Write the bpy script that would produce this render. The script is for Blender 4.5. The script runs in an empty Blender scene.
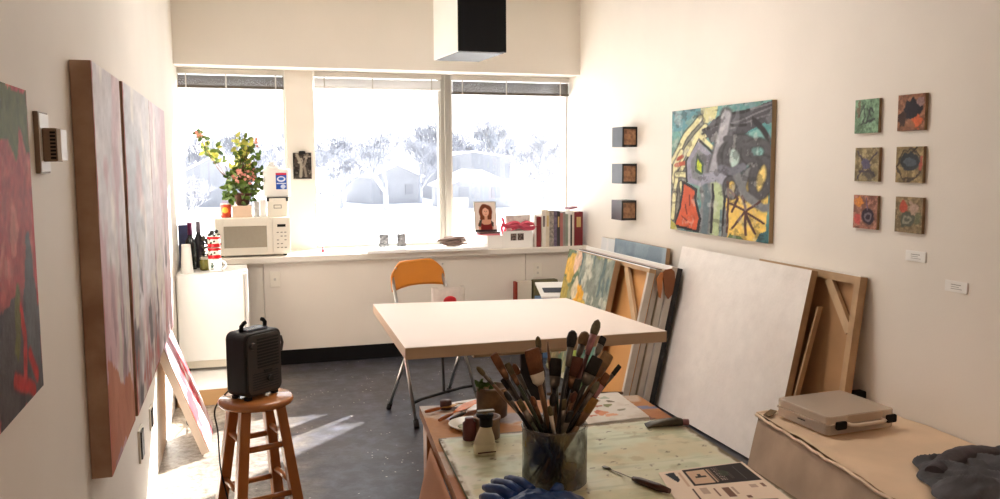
import bpy, math, random
import numpy as np
from mathutils import Vector, Matrix, Euler

random.seed(7)
scn = bpy.context.scene
COL = scn.collection
V3 = Vector

# ------------------------------------------------------------------ colour
def S(r, g, b):
    def f(c):
        c /= 255.0
        return c / 12.92 if c <= 0.04045 else ((c + 0.055) / 1.055) ** 2.4
    return (f(r), f(g), f(b), 1.0)

def lin(a):
    a = np.clip(a, 0, 1)
    return np.where(a <= 0.04045, a / 12.92, ((a + 0.055) / 1.055) ** 2.4)

# ------------------------------------------------------------------ materials
def newmat(name):
    m = bpy.data.materials.new(name); m.use_nodes = True
    nt = m.node_tree; b = nt.nodes['Principled BSDF']
    return m, nt, b

def mk(name, col, rough=0.6, metal=0.0, var=0.0, scale=6.0, bump=0.0, bscale=None, col2=None, spec=0.5, stretch=(1, 1, 1), coat=0.0, detail=5.0):
    """procedural surface: base colour broken up by noise, optional bump"""
    m, nt, b = newmat(name)
    b.inputs['Roughness'].default_value = rough
    b.inputs['Metallic'].default_value = metal
    b.inputs['Specular IOR Level'].default_value = spec
    b.inputs['Coat Weight'].default_value = coat
    b.inputs['Base Color'].default_value = col
    tc = nt.nodes.new('ShaderNodeTexCoord')
    mp = nt.nodes.new('ShaderNodeMapping'); mp.inputs['Scale'].default_value = stretch
    nt.links.new(tc.outputs['Object'], mp.inputs['Vector'])
    n = nt.nodes.new('ShaderNodeTexNoise'); n.inputs['Scale'].default_value = scale; n.inputs['Detail'].default_value = detail
    nt.links.new(mp.outputs['Vector'], n.inputs['Vector'])
    if var > 0 or col2 is not None:
        mx = nt.nodes.new('ShaderNodeMix'); mx.data_type = 'RGBA'
        c2 = col2 if col2 is not None else tuple(max(0, c * (1 - var)) for c in col[:3]) + (1,)
        mx.inputs['A'].default_value = col; mx.inputs['B'].default_value = c2
        rp = nt.nodes.new('ShaderNodeMapRange')
        rp.inputs['From Min'].default_value = 0.35; rp.inputs['From Max'].default_value = 0.65
        nt.links.new(n.outputs['Fac'], rp.inputs['Value'])
        nt.links.new(rp.outputs['Result'], mx.inputs['Factor'])
        nt.links.new(mx.outputs['Result'], b.inputs['Base Color'])
    if bump > 0:
        bp = nt.nodes.new('ShaderNodeBump'); bp.inputs['Strength'].default_value = bump; bp.inputs['Distance'].default_value = 0.004
        n2 = nt.nodes.new('ShaderNodeTexNoise'); n2.inputs['Scale'].default_value = bscale or scale * 4; n2.inputs['Detail'].default_value = 4
        nt.links.new(mp.outputs['Vector'], n2.inputs['Vector'])
        nt.links.new(n2.outputs['Fac'], bp.inputs['Height'])
        nt.links.new(bp.outputs['Normal'], b.inputs['Normal'])
    return m

def mk_paint(name, rough=0.55, bump=0.35, bscale=60):
    """oil paint: pigment laid out per point, brush texture as bump"""
    m, nt, b = newmat(name)
    at = nt.nodes.new('ShaderNodeAttribute'); at.attribute_name = 'pigment'
    tc = nt.nodes.new('ShaderNodeTexCoord')
    n = nt.nodes.new('ShaderNodeTexNoise'); n.inputs['Scale'].default_value = bscale; n.inputs['Detail'].default_value = 5
    nt.links.new(tc.outputs['Object'], n.inputs['Vector'])
    mx = nt.nodes.new('ShaderNodeMix'); mx.data_type = 'RGBA'; mx.blend_type = 'OVERLAY'
    mx.inputs['Factor'].default_value = 0.12
    nt.links.new(at.outputs['Color'], mx.inputs['A']); nt.links.new(n.outputs['Fac'], mx.inputs['B'])
    nt.links.new(mx.outputs['Result'], b.inputs['Base Color'])
    bp = nt.nodes.new('ShaderNodeBump'); bp.inputs['Strength'].default_value = bump; bp.inputs['Distance'].default_value = 0.003
    nt.links.new(n.outputs['Fac'], bp.inputs['Height']); nt.links.new(bp.outputs['Normal'], b.inputs['Normal'])
    b.inputs['Roughness'].default_value = rough; b.inputs['Specular IOR Level'].default_value = 0.12
    return m

def mk_pane(name, tint=(1, 1, 1, 1), gloss=0.06):
    m, nt, b = newmat(name); nt.nodes.remove(b)
    out = nt.nodes['Material Output']
    tr = nt.nodes.new('ShaderNodeBsdfTransparent'); tr.inputs['Color'].default_value = tint
    gl = nt.nodes.new('ShaderNodeBsdfGlossy'); gl.inputs['Roughness'].default_value = 0.02
    mix = nt.nodes.new('ShaderNodeMixShader'); mix.inputs['Fac'].default_value = gloss
    nt.links.new(tr.outputs[0], mix.inputs[1]); nt.links.new(gl.outputs[0], mix.inputs[2]); nt.links.new(mix.outputs[0], out.inputs['Surface'])
    return m

def mk_smeared_glass(name):
    """jar glass with dried paint smears"""
    m, nt, b = newmat(name)
    out = nt.nodes['Material Output']
    tc = nt.nodes.new('ShaderNodeTexCoord')
    n = nt.nodes.new('ShaderNodeTexNoise'); n.inputs['Scale'].default_value = 16; n.inputs['Detail'].default_value = 4
    nt.links.new(tc.outputs['Object'], n.inputs['Vector'])
    cr = nt.nodes.new('ShaderNodeValToRGB'); e = cr.color_ramp.elements
    e[0].position = 0.36; e[0].color = S(30, 52, 96)
    e[1].position = 0.66; e[1].color = S(150, 132, 70)
    e.new(0.45).color = S(70, 74, 86); e.new(0.52).color = S(95, 88, 82); e.new(0.59).color = S(112, 100, 66)
    nt.links.new(n.outputs['Color'], cr.inputs['Fac'])
    nt.links.new(cr.outputs['Color'], b.inputs['Base Color'])
    b.inputs['Roughness'].default_value = 0.25
    tr = nt.nodes.new('ShaderNodeBsdfTransparent'); tr.inputs['Color'].default_value = (0.82, 0.84, 0.84, 1)
    gl = nt.nodes.new('ShaderNodeBsdfGlossy'); gl.inputs['Roughness'].default_value = 0.05
    g = nt.nodes.new('ShaderNodeMixShader'); g.inputs['Fac'].default_value = 0.10
    nt.links.new(tr.outputs[0], g.inputs[1]); nt.links.new(gl.outputs[0], g.inputs[2])
    n2 = nt.nodes.new('ShaderNodeTexNoise'); n2.inputs['Scale'].default_value = 13; n2.inputs['Detail'].default_value = 5
    nt.links.new(tc.outputs['Object'], n2.inputs['Vector'])
    rp = nt.nodes.new('ShaderNodeMapRange'); rp.inputs['From Min'].default_value = 0.46; rp.inputs['From Max'].default_value = 0.56
    rp.inputs['To Min'].default_value = 0.06; rp.inputs['To Max'].default_value = 0.85
    nt.links.new(n2.outputs['Fac'], rp.inputs['Value'])
    mix = nt.nodes.new('ShaderNodeMixShader')
    nt.links.new(rp.outputs['Result'], mix.inputs['Fac']); nt.links.new(g.outputs[0], mix.inputs[1]); nt.links.new(b.outputs[0], mix.inputs[2])
    nt.links.new(mix.outputs[0], out.inputs['Surface'])
    return m

def mk_translucent(name, col, fac=0.55, rough=0.3):
    m, nt, b = newmat(name); out = nt.nodes['Material Output']
    b.inputs['Base Color'].default_value = col; b.inputs['Roughness'].default_value = rough
    tr = nt.nodes.new('ShaderNodeBsdfTransparent'); tr.inputs['Color'].default_value = col
    mix = nt.nodes.new('ShaderNodeMixShader'); mix.inputs['Fac'].default_value = fac
    nt.links.new(tr.outputs[0], mix.inputs[1]); nt.links.new(b.outputs[0], mix.inputs[2]); nt.links.new(mix.outputs[0], out.inputs['Surface'])
    return m

def mk_floor(name):
    """worn painted concrete with scuffs, paint flecks and a painted-in bluish sheen"""
    m, nt, b = newmat(name); L = nt.links
    tc = nt.nodes.new('ShaderNodeTexCoord')
    def noise(sc, det=6, ro=0.6):
        n = nt.nodes.new('ShaderNodeTexNoise'); n.inputs['Scale'].default_value = sc; n.inputs['Detail'].default_value = det
        n.inputs['Roughness'].default_value = ro; L.new(tc.outputs['Object'], n.inputs['Vector']); return n
    def ramp(sock, a, bb):
        r = nt.nodes.new('ShaderNodeMapRange'); r.inputs['From Min'].default_value = a; r.inputs['From Max'].default_value = bb
        L.new(sock, r.inputs['Value']); return r.outputs['Result']
    def mix(f, A, B):
        x = nt.nodes.new('ShaderNodeMix'); x.data_type = 'RGBA'
        L.new(f, x.inputs['Factor'])
        for k, v in (('A', A), ('B', B)):
            if isinstance(v, tuple): x.inputs[k].default_value = v
            else: L.new(v, x.inputs[k])
        return x.outputs['Result']
    c = mix(ramp(noise(1.3).outputs['Fac'], 0.35, 0.65), S(38, 41, 51), S(52, 47, 44))
    c = mix(ramp(noise(9, 8, 0.7).outputs['Fac'], 0.45, 0.75), c, S(88, 90, 104))  # bluish patches paint in the sheen of the window sky
    c = mix(ramp(noise(30, 6, 0.7).outputs['Fac'], 0.56, 0.72), c, S(38, 37, 38))
    v = nt.nodes.new('ShaderNodeTexVoronoi'); v.inputs['Scale'].default_value = 26; v.inputs['Randomness'].default_value = 1
    L.new(tc.outputs['Object'], v.inputs['Vector'])
    lt = nt.nodes.new('ShaderNodeMath'); lt.operation = 'LESS_THAN'; lt.inputs[1].default_value = 0.13
    L.new(v.outputs['Distance'], lt.inputs[0])
    ng = noise(3.5, 2); gt = nt.nodes.new('ShaderNodeMath'); gt.operation = 'GREATER_THAN'; gt.inputs[1].default_value = 0.56
    L.new(ng.outputs['Fac'], gt.inputs[0])
    mu = nt.nodes.new('ShaderNodeMath'); mu.operation = 'MULTIPLY'; L.new(lt.outputs[0], mu.inputs[0]); L.new(gt.outputs[0], mu.inputs[1])
    c = mix(mu.outputs[0], c, S(196, 188, 178))
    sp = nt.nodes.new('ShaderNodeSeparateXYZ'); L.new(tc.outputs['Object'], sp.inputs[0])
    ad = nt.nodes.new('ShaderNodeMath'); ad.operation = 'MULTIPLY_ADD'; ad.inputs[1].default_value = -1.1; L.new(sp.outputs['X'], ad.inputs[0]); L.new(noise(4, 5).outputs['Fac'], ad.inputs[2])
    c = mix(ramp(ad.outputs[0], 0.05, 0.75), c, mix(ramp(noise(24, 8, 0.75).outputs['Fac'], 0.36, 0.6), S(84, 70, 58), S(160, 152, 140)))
    L.new(c, b.inputs['Base Color'])
    rr = nt.nodes.new('ShaderNodeMapRange'); rr.inputs['To Min'].default_value = 0.28; rr.inputs['To Max'].default_value = 0.5
    L.new(noise(5).outputs['Fac'], rr.inputs['Value']); L.new(rr.outputs['Result'], b.inputs['Roughness'])
    bp = nt.nodes.new('ShaderNodeBump'); bp.inputs['Strength'].default_value = 0.25; bp.inputs['Distance'].default_value = 0.003
    L.new(noise(40).outputs['Fac'], bp.inputs['Height']); L.new(bp.outputs['Normal'], b.inputs['Normal'])
    return m

# ------------------------------------------------------------------ mesh collector
class MB:
    def __init__(s): s.v = []; s.f = []; s.m = []; s.sm = []
    def add(s, vs, fs, mi=0, smooth=False):
        o = len(s.v); s.v += [tuple(v) for v in vs]
        for f in fs: s.f.append(tuple(i + o for i in f)); s.m.append(mi); s.sm.append(smooth)
        return s
    def hexa(s, c, mi=0):
        """eight corners: bottom four then top four, same winding"""
        return s.add(c, [(3, 2, 1, 0), (4, 5, 6, 7), (0, 1, 5, 4), (1, 2, 6, 5), (2, 3, 7, 6), (3, 0, 4, 7)], mi)
    def box(s, x0, x1, y0, y1, z0, z1, mi=0):
        return s.hexa([(x0, y0, z0), (x1, y0, z0), (x1, y1, z0), (x0, y1, z0), (x0, y0, z1), (x1, y0, z1), (x1, y1, z1), (x0, y1, z1)], mi)
    def obox(s, O, U, W, T, mi=0):
        """box from corner O along three edge vectors"""
        O, U, W, T = V3(O), V3(U), V3(W), V3(T)
        if U.cross(W).dot(T) < 0: U, W = W, U
        return s.hexa([O, O + U, O + U + W, O + W, O + T, O + U + T, O + U + W + T, O + W + T], mi)
    def rbox(s, x0, x1, y0, y1, z0, z1, r, axis='z', seg=4, mi=0, smooth=False, M=None):
        """box with rounded corners round one axis"""
        lo, hi = {'z': ((x0, y0), (x1, y1)), 'y': ((x0, z0), (x1, z1)), 'x': ((y0, z0), (y1, z1))}[axis]
        a, b = {'z': (z0, z1), 'y': (y0, y1), 'x': (x0, x1)}[axis]
        pts = rrect(lo[0], lo[1], hi[0], hi[1], r, seg)
        def P(p, d):
            q = {'z': (p[0], p[1], d), 'y': (p[0], d, p[1]), 'x': (d, p[0], p[1])}[axis]
            return tuple(M @ V3(q)) if M is not None else q
        n = len(pts)
        if axis == 'y': a, b = b, a
        vs = [P(p, a) for p in pts] + [P(p, b) for p in pts]
        fs = [tuple(reversed(range(n))), tuple(range(n, 2 * n))]
        s.add(vs, fs, mi)
        o = len(s.v) - 2 * n
        for i in range(n):
            j = (i + 1) % n
            s.f.append((o + i, o + j, o + n + j, o + n + i)); s.m.append(mi); s.sm.append(smooth)
        return s
    def prism(s, pts, a, b, axis='z', mi=0):
        def P(p, d): return {'z': (p[0], p[1], d), 'y': (p[0], d, p[1]), 'x': (d, p[0], p[1])}[axis]
        n = len(pts)
        if axis == 'y': a, b = b, a
        vs = [P(p, a) for p in pts] + [P(p, b) for p in pts]
        fs = [tuple(reversed(range(n))), tuple(range(n, 2 * n))] + [(i, (i + 1) % n, n + (i + 1) % n, n + i) for i in range(n)]
        return s.add(vs, fs, mi)
    def tube(s, path, r, n=8, mi=0, caps=True, smooth=True, flat=1.0, ref=None):
        """tube along points; r a number or a list; flat squashes it along the second side axis"""
        P = [V3(p) for p in path]; k = len(P)
        R = [r] * k if isinstance(r, (int, float)) else list(r)
        d0 = (P[1] - P[0]).normalized()
        a = V3(ref) if ref is not None else (V3((0, 0, 1)) if abs(d0.z) < 0.9 else V3((1, 0, 0)))
        vs = []
        for i in range(k):
            d = (P[min(i + 1, k - 1)] - P[max(i - 1, 0)]).normalized()
            u = (a - d * a.dot(d)).normalized(); w = d.cross(u); a = u
            for j in range(n):
                t = 2 * math.pi * j / n
                vs.append(P[i] + u * (R[i] * math.cos(t)) + w * (R[i] * flat * math.sin(t)))
        fs = [(i * n + j, i * n + (j + 1) % n, (i + 1) * n + (j + 1) % n, (i + 1) * n + j) for i in range(k - 1) for j in range(n)]
        s.add(vs, fs, mi, smooth)
        o = len(s.v) - k * n
        if caps:
            s.f.append(tuple(o + j for j in reversed(range(n)))); s.m.append(mi); s.sm.append(False)
            s.f.append(tuple(o + (k - 1) * n + j for j in range(n))); s.m.append(mi); s.sm.append(False)
        return s
    def lathe(s, prof, c=(0, 0, 0), n=24, mi=0, smooth=True, cap0=True, cap1=True):
        vs = []; k = len(prof)
        for r, z in prof:
            for j in range(n):
                t = 2 * math.pi * j / n
                vs.append((c[0] + r * math.cos(t), c[1] + r * math.sin(t), c[2] + z))
        fs = [(i * n + j, i * n + (j + 1) % n, (i + 1) * n + (j + 1) % n, (i + 1) * n + j) for i in range(k - 1) for j in range(n)]
        s.add(vs, fs, mi, smooth); o = len(s.v) - k * n
        if cap0: s.f.append(tuple(o + j for j in reversed(range(n)))); s.m.append(mi); s.sm.append(False)
        if cap1: s.f.append(tuple(o + (k - 1) * n + j for j in range(n))); s.m.append(mi); s.sm.append(False)
        return s
    def ball(s, c, r, n=10, k=6, mi=0, sc=(1, 1, 1)):
        vs = []
        for i in range(k + 1):
            p = math.pi * i / k - math.pi / 2
            for j in range(n):
                t = 2 * math.pi * j / n
                vs.append((c[0] + sc[0] * r * math.cos(p) * math.cos(t), c[1] + sc[1] * r * math.cos(p) * math.sin(t), c[2] + sc[2] * r * math.sin(p)))
        fs = [(i * n + j, i * n + (j + 1) % n, (i + 1) * n + (j + 1) % n, (i + 1) * n + j) for i in range(k) for j in range(n)]
        return s.add(vs, fs, mi, True)
    def build(s, name, mats, parent=None, origin=None, bevel=0.0, seg=2, subsurf=0):
        """link as one mesh object; points are in world space and are made local to the parent or to the origin"""
        if not isinstance(mats, (list, tuple)): mats = [mats]
        if parent is not None:
            chain = Matrix.Identity(4); p = parent; ms = []
            while p is not None:
                ms.append(Matrix.LocRotScale(p.location, p.rotation_euler, p.scale)); p = p.parent
            for m in reversed(ms): chain = chain @ m
            inv = chain.inverted()
        elif origin is not None: inv = Matrix.Translation(-V3(origin))
        else: inv = Matrix.Identity(4)
        me = bpy.data.meshes.new(name)
        me.from_pydata([tuple(inv @ V3(v)) for v in s.v], [], s.f)
        for m in mats: me.materials.append(m)
        me.polygons.foreach_set('material_index', s.m); me.polygons.foreach_set('use_smooth', s.sm)
        me.update()
        o = bpy.data.objects.new(name, me); COL.objects.link(o)
        if parent is not None: o.parent = parent
        elif origin is not None: o.location = origin
        if bevel > 0:
            b = o.modifiers.new('bevel', 'BEVEL'); b.width = bevel; b.segments = seg; b.limit_method = 'ANGLE'; b.angle_limit = math.radians(40)
        if subsurf:
            u = o.modifiers.new('subsurf', 'SUBSURF'); u.levels = subsurf; u.render_levels = subsurf
        return o

def rrect(x0, y0, x1, y1, r, seg=4):
    pts = []
    for cx, cy, a in ((x1 - r, y0 + r, -90), (x1 - r, y1 - r, 0), (x0 + r, y1 - r, 90), (x0 + r, y0 + r, 180)):
        for i in range(seg + 1):
            t = math.radians(a + 90 * i / seg); pts.append((cx + r * math.cos(t), cy + r * math.sin(t)))
    return pts

def tag(o, label, cat, group=None, kind=None):
    o['label'] = label; o['category'] = cat
    if group: o['group'] = group
    if kind: o['kind'] = kind
    return o

def thing(name, label, cat, loc=(0, 0, 0), group=None, rot=(0, 0, 0)):
    o = bpy.data.objects.new(name, None); o.empty_display_size = 0.05
    COL.objects.link(o); o.location = loc; o.rotation_euler = rot
    return tag(o, label, cat, group)

def struct(o):
    o['kind'] = 'structure'; return o

# ------------------------------------------------------------------ painted surfaces
def _h(ix, iy, seed):
    n = (ix.astype(np.int64) * 374761393 + iy.astype(np.int64) * 668265263 + seed * 2147483647) & 0x7fffffff
    n = ((n ^ (n >> 13)) * 1274126177) & 0x7fffffff
    return ((n ^ (n >> 16)) & 0xffff) / 65535.0
def vnoise(x, y, seed=0):
    ix = np.floor(x); iy = np.floor(y); fx = x - ix; fy = y - iy
    fx = fx * fx * (3 - 2 * fx); fy = fy * fy * (3 - 2 * fy)
    a = _h(ix, iy, seed); b = _h(ix + 1, iy, seed); c = _h(ix, iy + 1, seed); d = _h(ix + 1, iy + 1, seed)
    return (a * (1 - fx) + b * fx) * (1 - fy) + (c * (1 - fx) + d * fx) * fy
def fbm(x, y, seed=0, o=4):
    t = 0; a = 0.5; n = 0
    for i in range(o):
        t = t + a * vnoise(x, y, seed + i * 17); n += a; a *= 0.55; x = x * 2.03 + 5.1; y = y * 2.03 + 1.7
    return t / n
class Art:
    """pigment layout over s (left to right) and t (bottom to top), both 0..1; asp = width/height"""
    def __init__(a, nx, ny, asp, base):
        a.nx, a.ny, a.asp = nx, ny, asp
        s, t = np.meshgrid(np.linspace(0, 1, nx), np.linspace(0, 1, ny)); a.s = s.ravel(); a.t = t.ravel()
        a.c = np.tile(np.array(base, float) / 255.0, (nx * ny, 1))
        a.wob = 0.0
    def put(a, mask, col):
        m = np.clip(mask, 0, 1)[:, None]; a.c = a.c * (1 - m) + (np.array(col, float) / 255.0) * m; return a
    def xy(a, w=0.0, sc=6, seed=3):
        x = a.s * a.asp; y = a.t
        if w: x, y = x + w * (fbm(x * sc, y * sc, seed) - 0.5), y + w * (fbm(x * sc + 9, y * sc + 4, seed + 5) - 0.5)
        return x, y
    def stroke(a, pts, w, col, soft=0.25, wob=0.03, seed=3, op=1.0):
        x, y = a.xy(wob, 7, seed); d = np.full_like(x, 9.0)
        P = [(p[0] * a.asp, p[1]) for p in pts]
        for (x0, y0), (x1, y1) in zip(P[:-1], P[1:]):
            dx, dy = x1 - x0, y1 - y0; L2 = dx * dx + dy * dy + 1e-12
            q = np.clip(((x - x0) * dx + (y - y0) * dy) / L2, 0, 1)
            d = np.minimum(d, np.hypot(x - x0 - q * dx, y - y0 - q * dy))
        return a.put(op * (w / 2 * (1 + soft) - d) / (w * soft + 1e-9), col)
    def poly(a, pts, col, wob=0.03, seed=5, op=1.0):
        x, y = a.xy(wob, 7, seed); P = [(p[0] * a.asp, p[1]) for p in pts]; ins = np.zeros(len(x), bool)
        for (x0, y0), (x1, y1) in zip(P, P[1:] + P[:1]):
            c = ((y0 > y) != (y1 > y)) & (x < (x1 - x0) * (y - y0) / ((y1 - y0) or 1e-9) + x0); ins ^= c
        return a.put(ins * op, col)
    def ell(a, cx, cy, rx, ry, col, ring=0.0, wob=0.03, rot=0, seed=8, soft=0.15, op=1.0):
        x, y = a.xy(wob, 7, seed); x = x - cx * a.asp; y = y - cy; c, s_ = math.cos(rot), math.sin(rot)
        r = np.hypot((x * c + y * s_) / rx, (-x * s_ + y * c) / ry)
        m = (1 + soft - r) / soft if not ring else (ring - abs(r - 1)) / (ring * 0.5)
        return a.put(np.clip(m, 0, 1) * op, col)
    def blot(a, sx, sy, seed, lo, hi, col, op=1.0, o=4):
        n = fbm(a.s * a.asp * sx, a.t * sy, seed, o); return a.put(op * np.clip((n - lo) / (hi - lo), 0, 1), col)
    def grain(a, amt, sx=60, sy=60, seed=31):
        a.c = a.c * (1 + amt * (fbm(a.s * a.asp * sx, a.t * sy, seed, 3)[:, None] - 0.5) * 2); return a

def painted(art, name, O, U, W, mat, parent=None, origin=None, lift=None):
    """a finely divided face carrying the pigment layout; O = lower left seen from the front, U to its right, W up"""
    O, U, W = V3(O), V3(U), V3(W); N = U.cross(W).normalized()
    nx, ny = art.nx, art.ny; mb = MB()
    for j in range(ny):
        for i in range(nx):
            p = O + U * (i / (nx - 1)) + W * (j / (ny - 1))
            if lift is not None: p = p + N * lift(i / (nx - 1), j / (ny - 1))
            mb.v.append(tuple(p))
    for j in range(ny - 1):
        for i in range(nx - 1):
            k = j * nx + i; mb.f.append((k, k + 1, k + nx + 1, k + nx)); mb.m.append(0); mb.sm.append(True)
    o = mb.build(name, mat, parent, origin)
    at = o.data.color_attributes.new('pigment', 'FLOAT_COLOR', 'POINT')
    c = np.ones((nx * ny, 4), np.float32); c[:, :3] = lin(art.c)
    at.data.foreach_set('color', c.ravel())
    return o

def canvas(name, label, cat, O, U, W, T, art, facemat, sidemat, group=None, hollow=0.0, backmat=None):
    """stretched canvas: painted face, wrapped sides on a stretcher; T = thickness behind the face"""
    O, U, W = V3(O), V3(U), V3(W); N = U.cross(W).normalized()
    base = O + U * 0.5 - N * T * 0.5
    r = thing(name, label, cat, base, group)
    painted(art, 'painted_face', O, U, W, facemat, r)
    e = 0.0012
    if not hollow:
        MB().obox(O - N * T, U, W, N * (T - e)).build('stretched_side', sidemat, r)
    else:
        mb = MB(); u = U.normalized() * hollow; w = W.normalized() * hollow
        mb.obox(O - N * T, U, w, N * (T - 0.004)); mb.obox(O + W - w - N * T, U, w, N * (T - 0.004))
        mb.obox(O + w - N * T, u, W - 2 * w, N * (T - 0.004)); mb.obox(O + U - u + w - N * T, u, W - 2 * w, N * (T - 0.004))
        mb.build('stretcher_bar', sidemat, r)
        MB().obox(O - N * 0.0035, U, W, N * 0.002).build('canvas_back', backmat or sidemat, r)
    return r

# ------------------------------------------------------------------ common materials
M = {}
M['wall'] = mk('painted_plaster', S(230, 223, 213), 0.62, var=0.04, scale=2.2, bump=0.12, bscale=90)
M['panel'] = mk('cream_panel', S(222, 214, 202), 0.55, var=0.04, scale=3)
M['sill'] = mk('cream_sill', S(226, 219, 208), 0.45, var=0.04, scale=4)
M['ceiling'] = mk('ceiling_white', S(230, 226, 218), 0.8, var=0.03, scale=5, bump=0.2)
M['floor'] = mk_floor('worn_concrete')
M['black'] = mk('black_vinyl', S(15, 14, 15), 0.6, var=0.2, scale=8, spec=0.2)
M['frame'] = mk('window_frame', S(196, 191, 182), 0.45, var=0.04, scale=5)
M['alu'] = mk('mullion_metal', S(172, 168, 160), 0.4, 0.3, var=0.05, scale=5)
M['pane'] = mk_pane('clear_pane')
M['dark_plastic'] = mk('dark_plastic', S(32, 33, 36), 0.42, var=0.15, scale=12)
M['grille'] = mk('charcoal_grille', S(74, 71, 68), 0.38, 0.2, var=0.1, scale=12)
M['white_plastic'] = mk('white_plastic', S(240, 238, 232), 0.35, var=0.02, scale=5)
M['cream_plastic'] = mk('cream_plastic', S(226, 220, 206), 0.35, var=0.03, scale=5)
M['enamel'] = mk('white_enamel', S(244, 243, 240), 0.28, var=0.02, scale=3)
M['steel'] = mk('tube_steel', S(190, 188, 184), 0.28, 1.0, var=0.1, scale=20)
M['black_metal'] = mk('black_metal', S(22, 22, 23), 0.4, 0.3, var=0.2, scale=20)
M['rubber'] = mk('black_rubber', S(18, 18, 18), 0.7, var=0.1, scale=20)
M['stool_wood'] = mk('honey_stool_wood', S(190, 116, 54), 0.35, var=0.3, scale=9, stretch=(1, 1, 0.15), coat=0.4)
M['stool_seat'] = mk('honey_seat_wood', S(196, 122, 62), 0.25, var=0.3, scale=12, stretch=(0.2, 1, 1), coat=0.5)
M['raw_wood'] = mk('raw_pine', S(196, 164, 126), 0.6, var=0.18, scale=14, stretch=(1, 1, 0.2))
M['ply'] = mk('stretcher_pine', S(184, 150, 112), 0.65, var=0.2, scale=12)
M['orange'] = mk('orange_shell', S(206, 128, 38), 0.4, var=0.06, scale=6)
M['canvas_white'] = mk('primed_canvas', S(226, 220, 212), 0.7, var=0.05, scale=2.5, bump=0.2, bscale=120)
M['canvas_side'] = mk('canvas_side', S(196, 178, 152), 0.7, var=0.12, scale=8, bump=0.15, bscale=120)
M['canvas_grey'] = mk('canvas_grey_edge', S(204, 195, 182), 0.7, var=0.15, scale=10)
M['brown_canvas'] = mk('raw_linen', S(176, 134, 92), 0.75, var=0.15, scale=5)
M['card'] = mk('kraft_cardboard', S(178, 140, 96), 0.75, var=0.12, scale=7)
M['kraft'] = mk('kraft_paper', S(222, 194, 163), 0.5, var=0.12, scale=4, bump=0.6, bscale=9)
M['paper'] = mk('white_paper', S(240, 238, 234), 0.7, var=0.02, scale=8)
M['paint'] = mk_paint('oil_paint')
M['print'] = mk_paint('print_ink', 0.6, 0.02, 200)

# ================================================================== SETTING
XL, XR, YB, YN = -0.424, 2.72, 6.90, -3.2
ZC, SOF, SILL = 2.85, 2.212, 0.817
PY = 6.42          # face of the panel under the sill
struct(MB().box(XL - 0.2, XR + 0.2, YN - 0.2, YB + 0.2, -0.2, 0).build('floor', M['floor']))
struct(MB().box(XL - 0.2, XR + 0.2, YN - 0.2, YB + 0.2, ZC, ZC + 0.15).build('ceiling', M['ceiling']))
struct(MB().box(XL - 0.15, XL, YN, YB + 0.15, 0, ZC).build('wall_left', M['wall']))
struct(MB().box(XR, XR + 0.15, YN, YB + 0.15, 0, ZC).build('wall_right', M['wall']))
struct(MB().box(XL, XR, YN - 0.15, YN, 0, ZC).build('wall_near', M['wall']))
WT = 2.235         # top of the glazing
w = MB()
w.box(XL, XR, YB, YB + 0.15, 0, SILL - 0.06)                      # below the windows
w.box(XL, XR, YB, YB + 0.15, WT, ZC)                              # above
w.box(0.362, 0.572, YB - 0.045, YB + 0.15, SILL - 0.06, WT + 0.02)       # pier between the windows
struct(w.build('wall_far', M['wall']))
struct(MB().box(XL, XR, 6.62, YB, SOF, ZC).build('trim_1', M['wall']))                    # boxed soffit over the windows
pn = MB()
for a, b in ((XL, 0.146), (0.150, 2.174), (2.178, XR)):
    pn.box(a, b, PY, PY + 0.03, 0.112, SILL - 0.045)
struct(pn.build('wall_panel', M['panel'], bevel=0.002))
struct(MB().box(XL, XR, PY + 0.004, PY + 0.03, 0, 0.112).build('baseboard_far', M['black']))
struct(MB().box(XL, XR, 6.38, YB, SILL - 0.045, SILL).build('trim_2', M['sill'], bevel=0.006))      # window sill

def window(n, x0, x1, z0=SILL, z1=WT, left=0.022, right=0.022):
    y0, y1 = YB, YB + 0.06
    mb = MB()
    mb.box(x0, x1, y0, y1, z0, z0 + 0.022); mb.box(x0, x1, y0, y1, z1 - 0.03, z1)
    mb.box(x0, x0 + left, y0, y1, z0, z1); mb.box(x1 - right, x1, y0, y1, z0, z1)
    f = struct(mb.build('window_%d' % n, M['frame']))
    MB().box(x0 + left, x1 - right, y0 + 0.035, y0 + 0.041, z0 + 0.022, z1 - 0.03).build('glass_pane', M['pane'], f)
window(1, XL, 0.362, left=0.01, right=0.012)
window(2, 0.572, 1.605, left=0.012, right=0.02)
window(3, 1.68, XR, left=0.02, right=0.012)
mu = MB(); mu.box(1.600, 1.685, YB - 0.012, YB + 0.06, SILL, WT); mu.box(1.632, 1.653, YB - 0.03, YB - 0.012, SILL, WT)
struct(mu.build('trim_3', M['alu'], bevel=0.003))               # mullion

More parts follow.
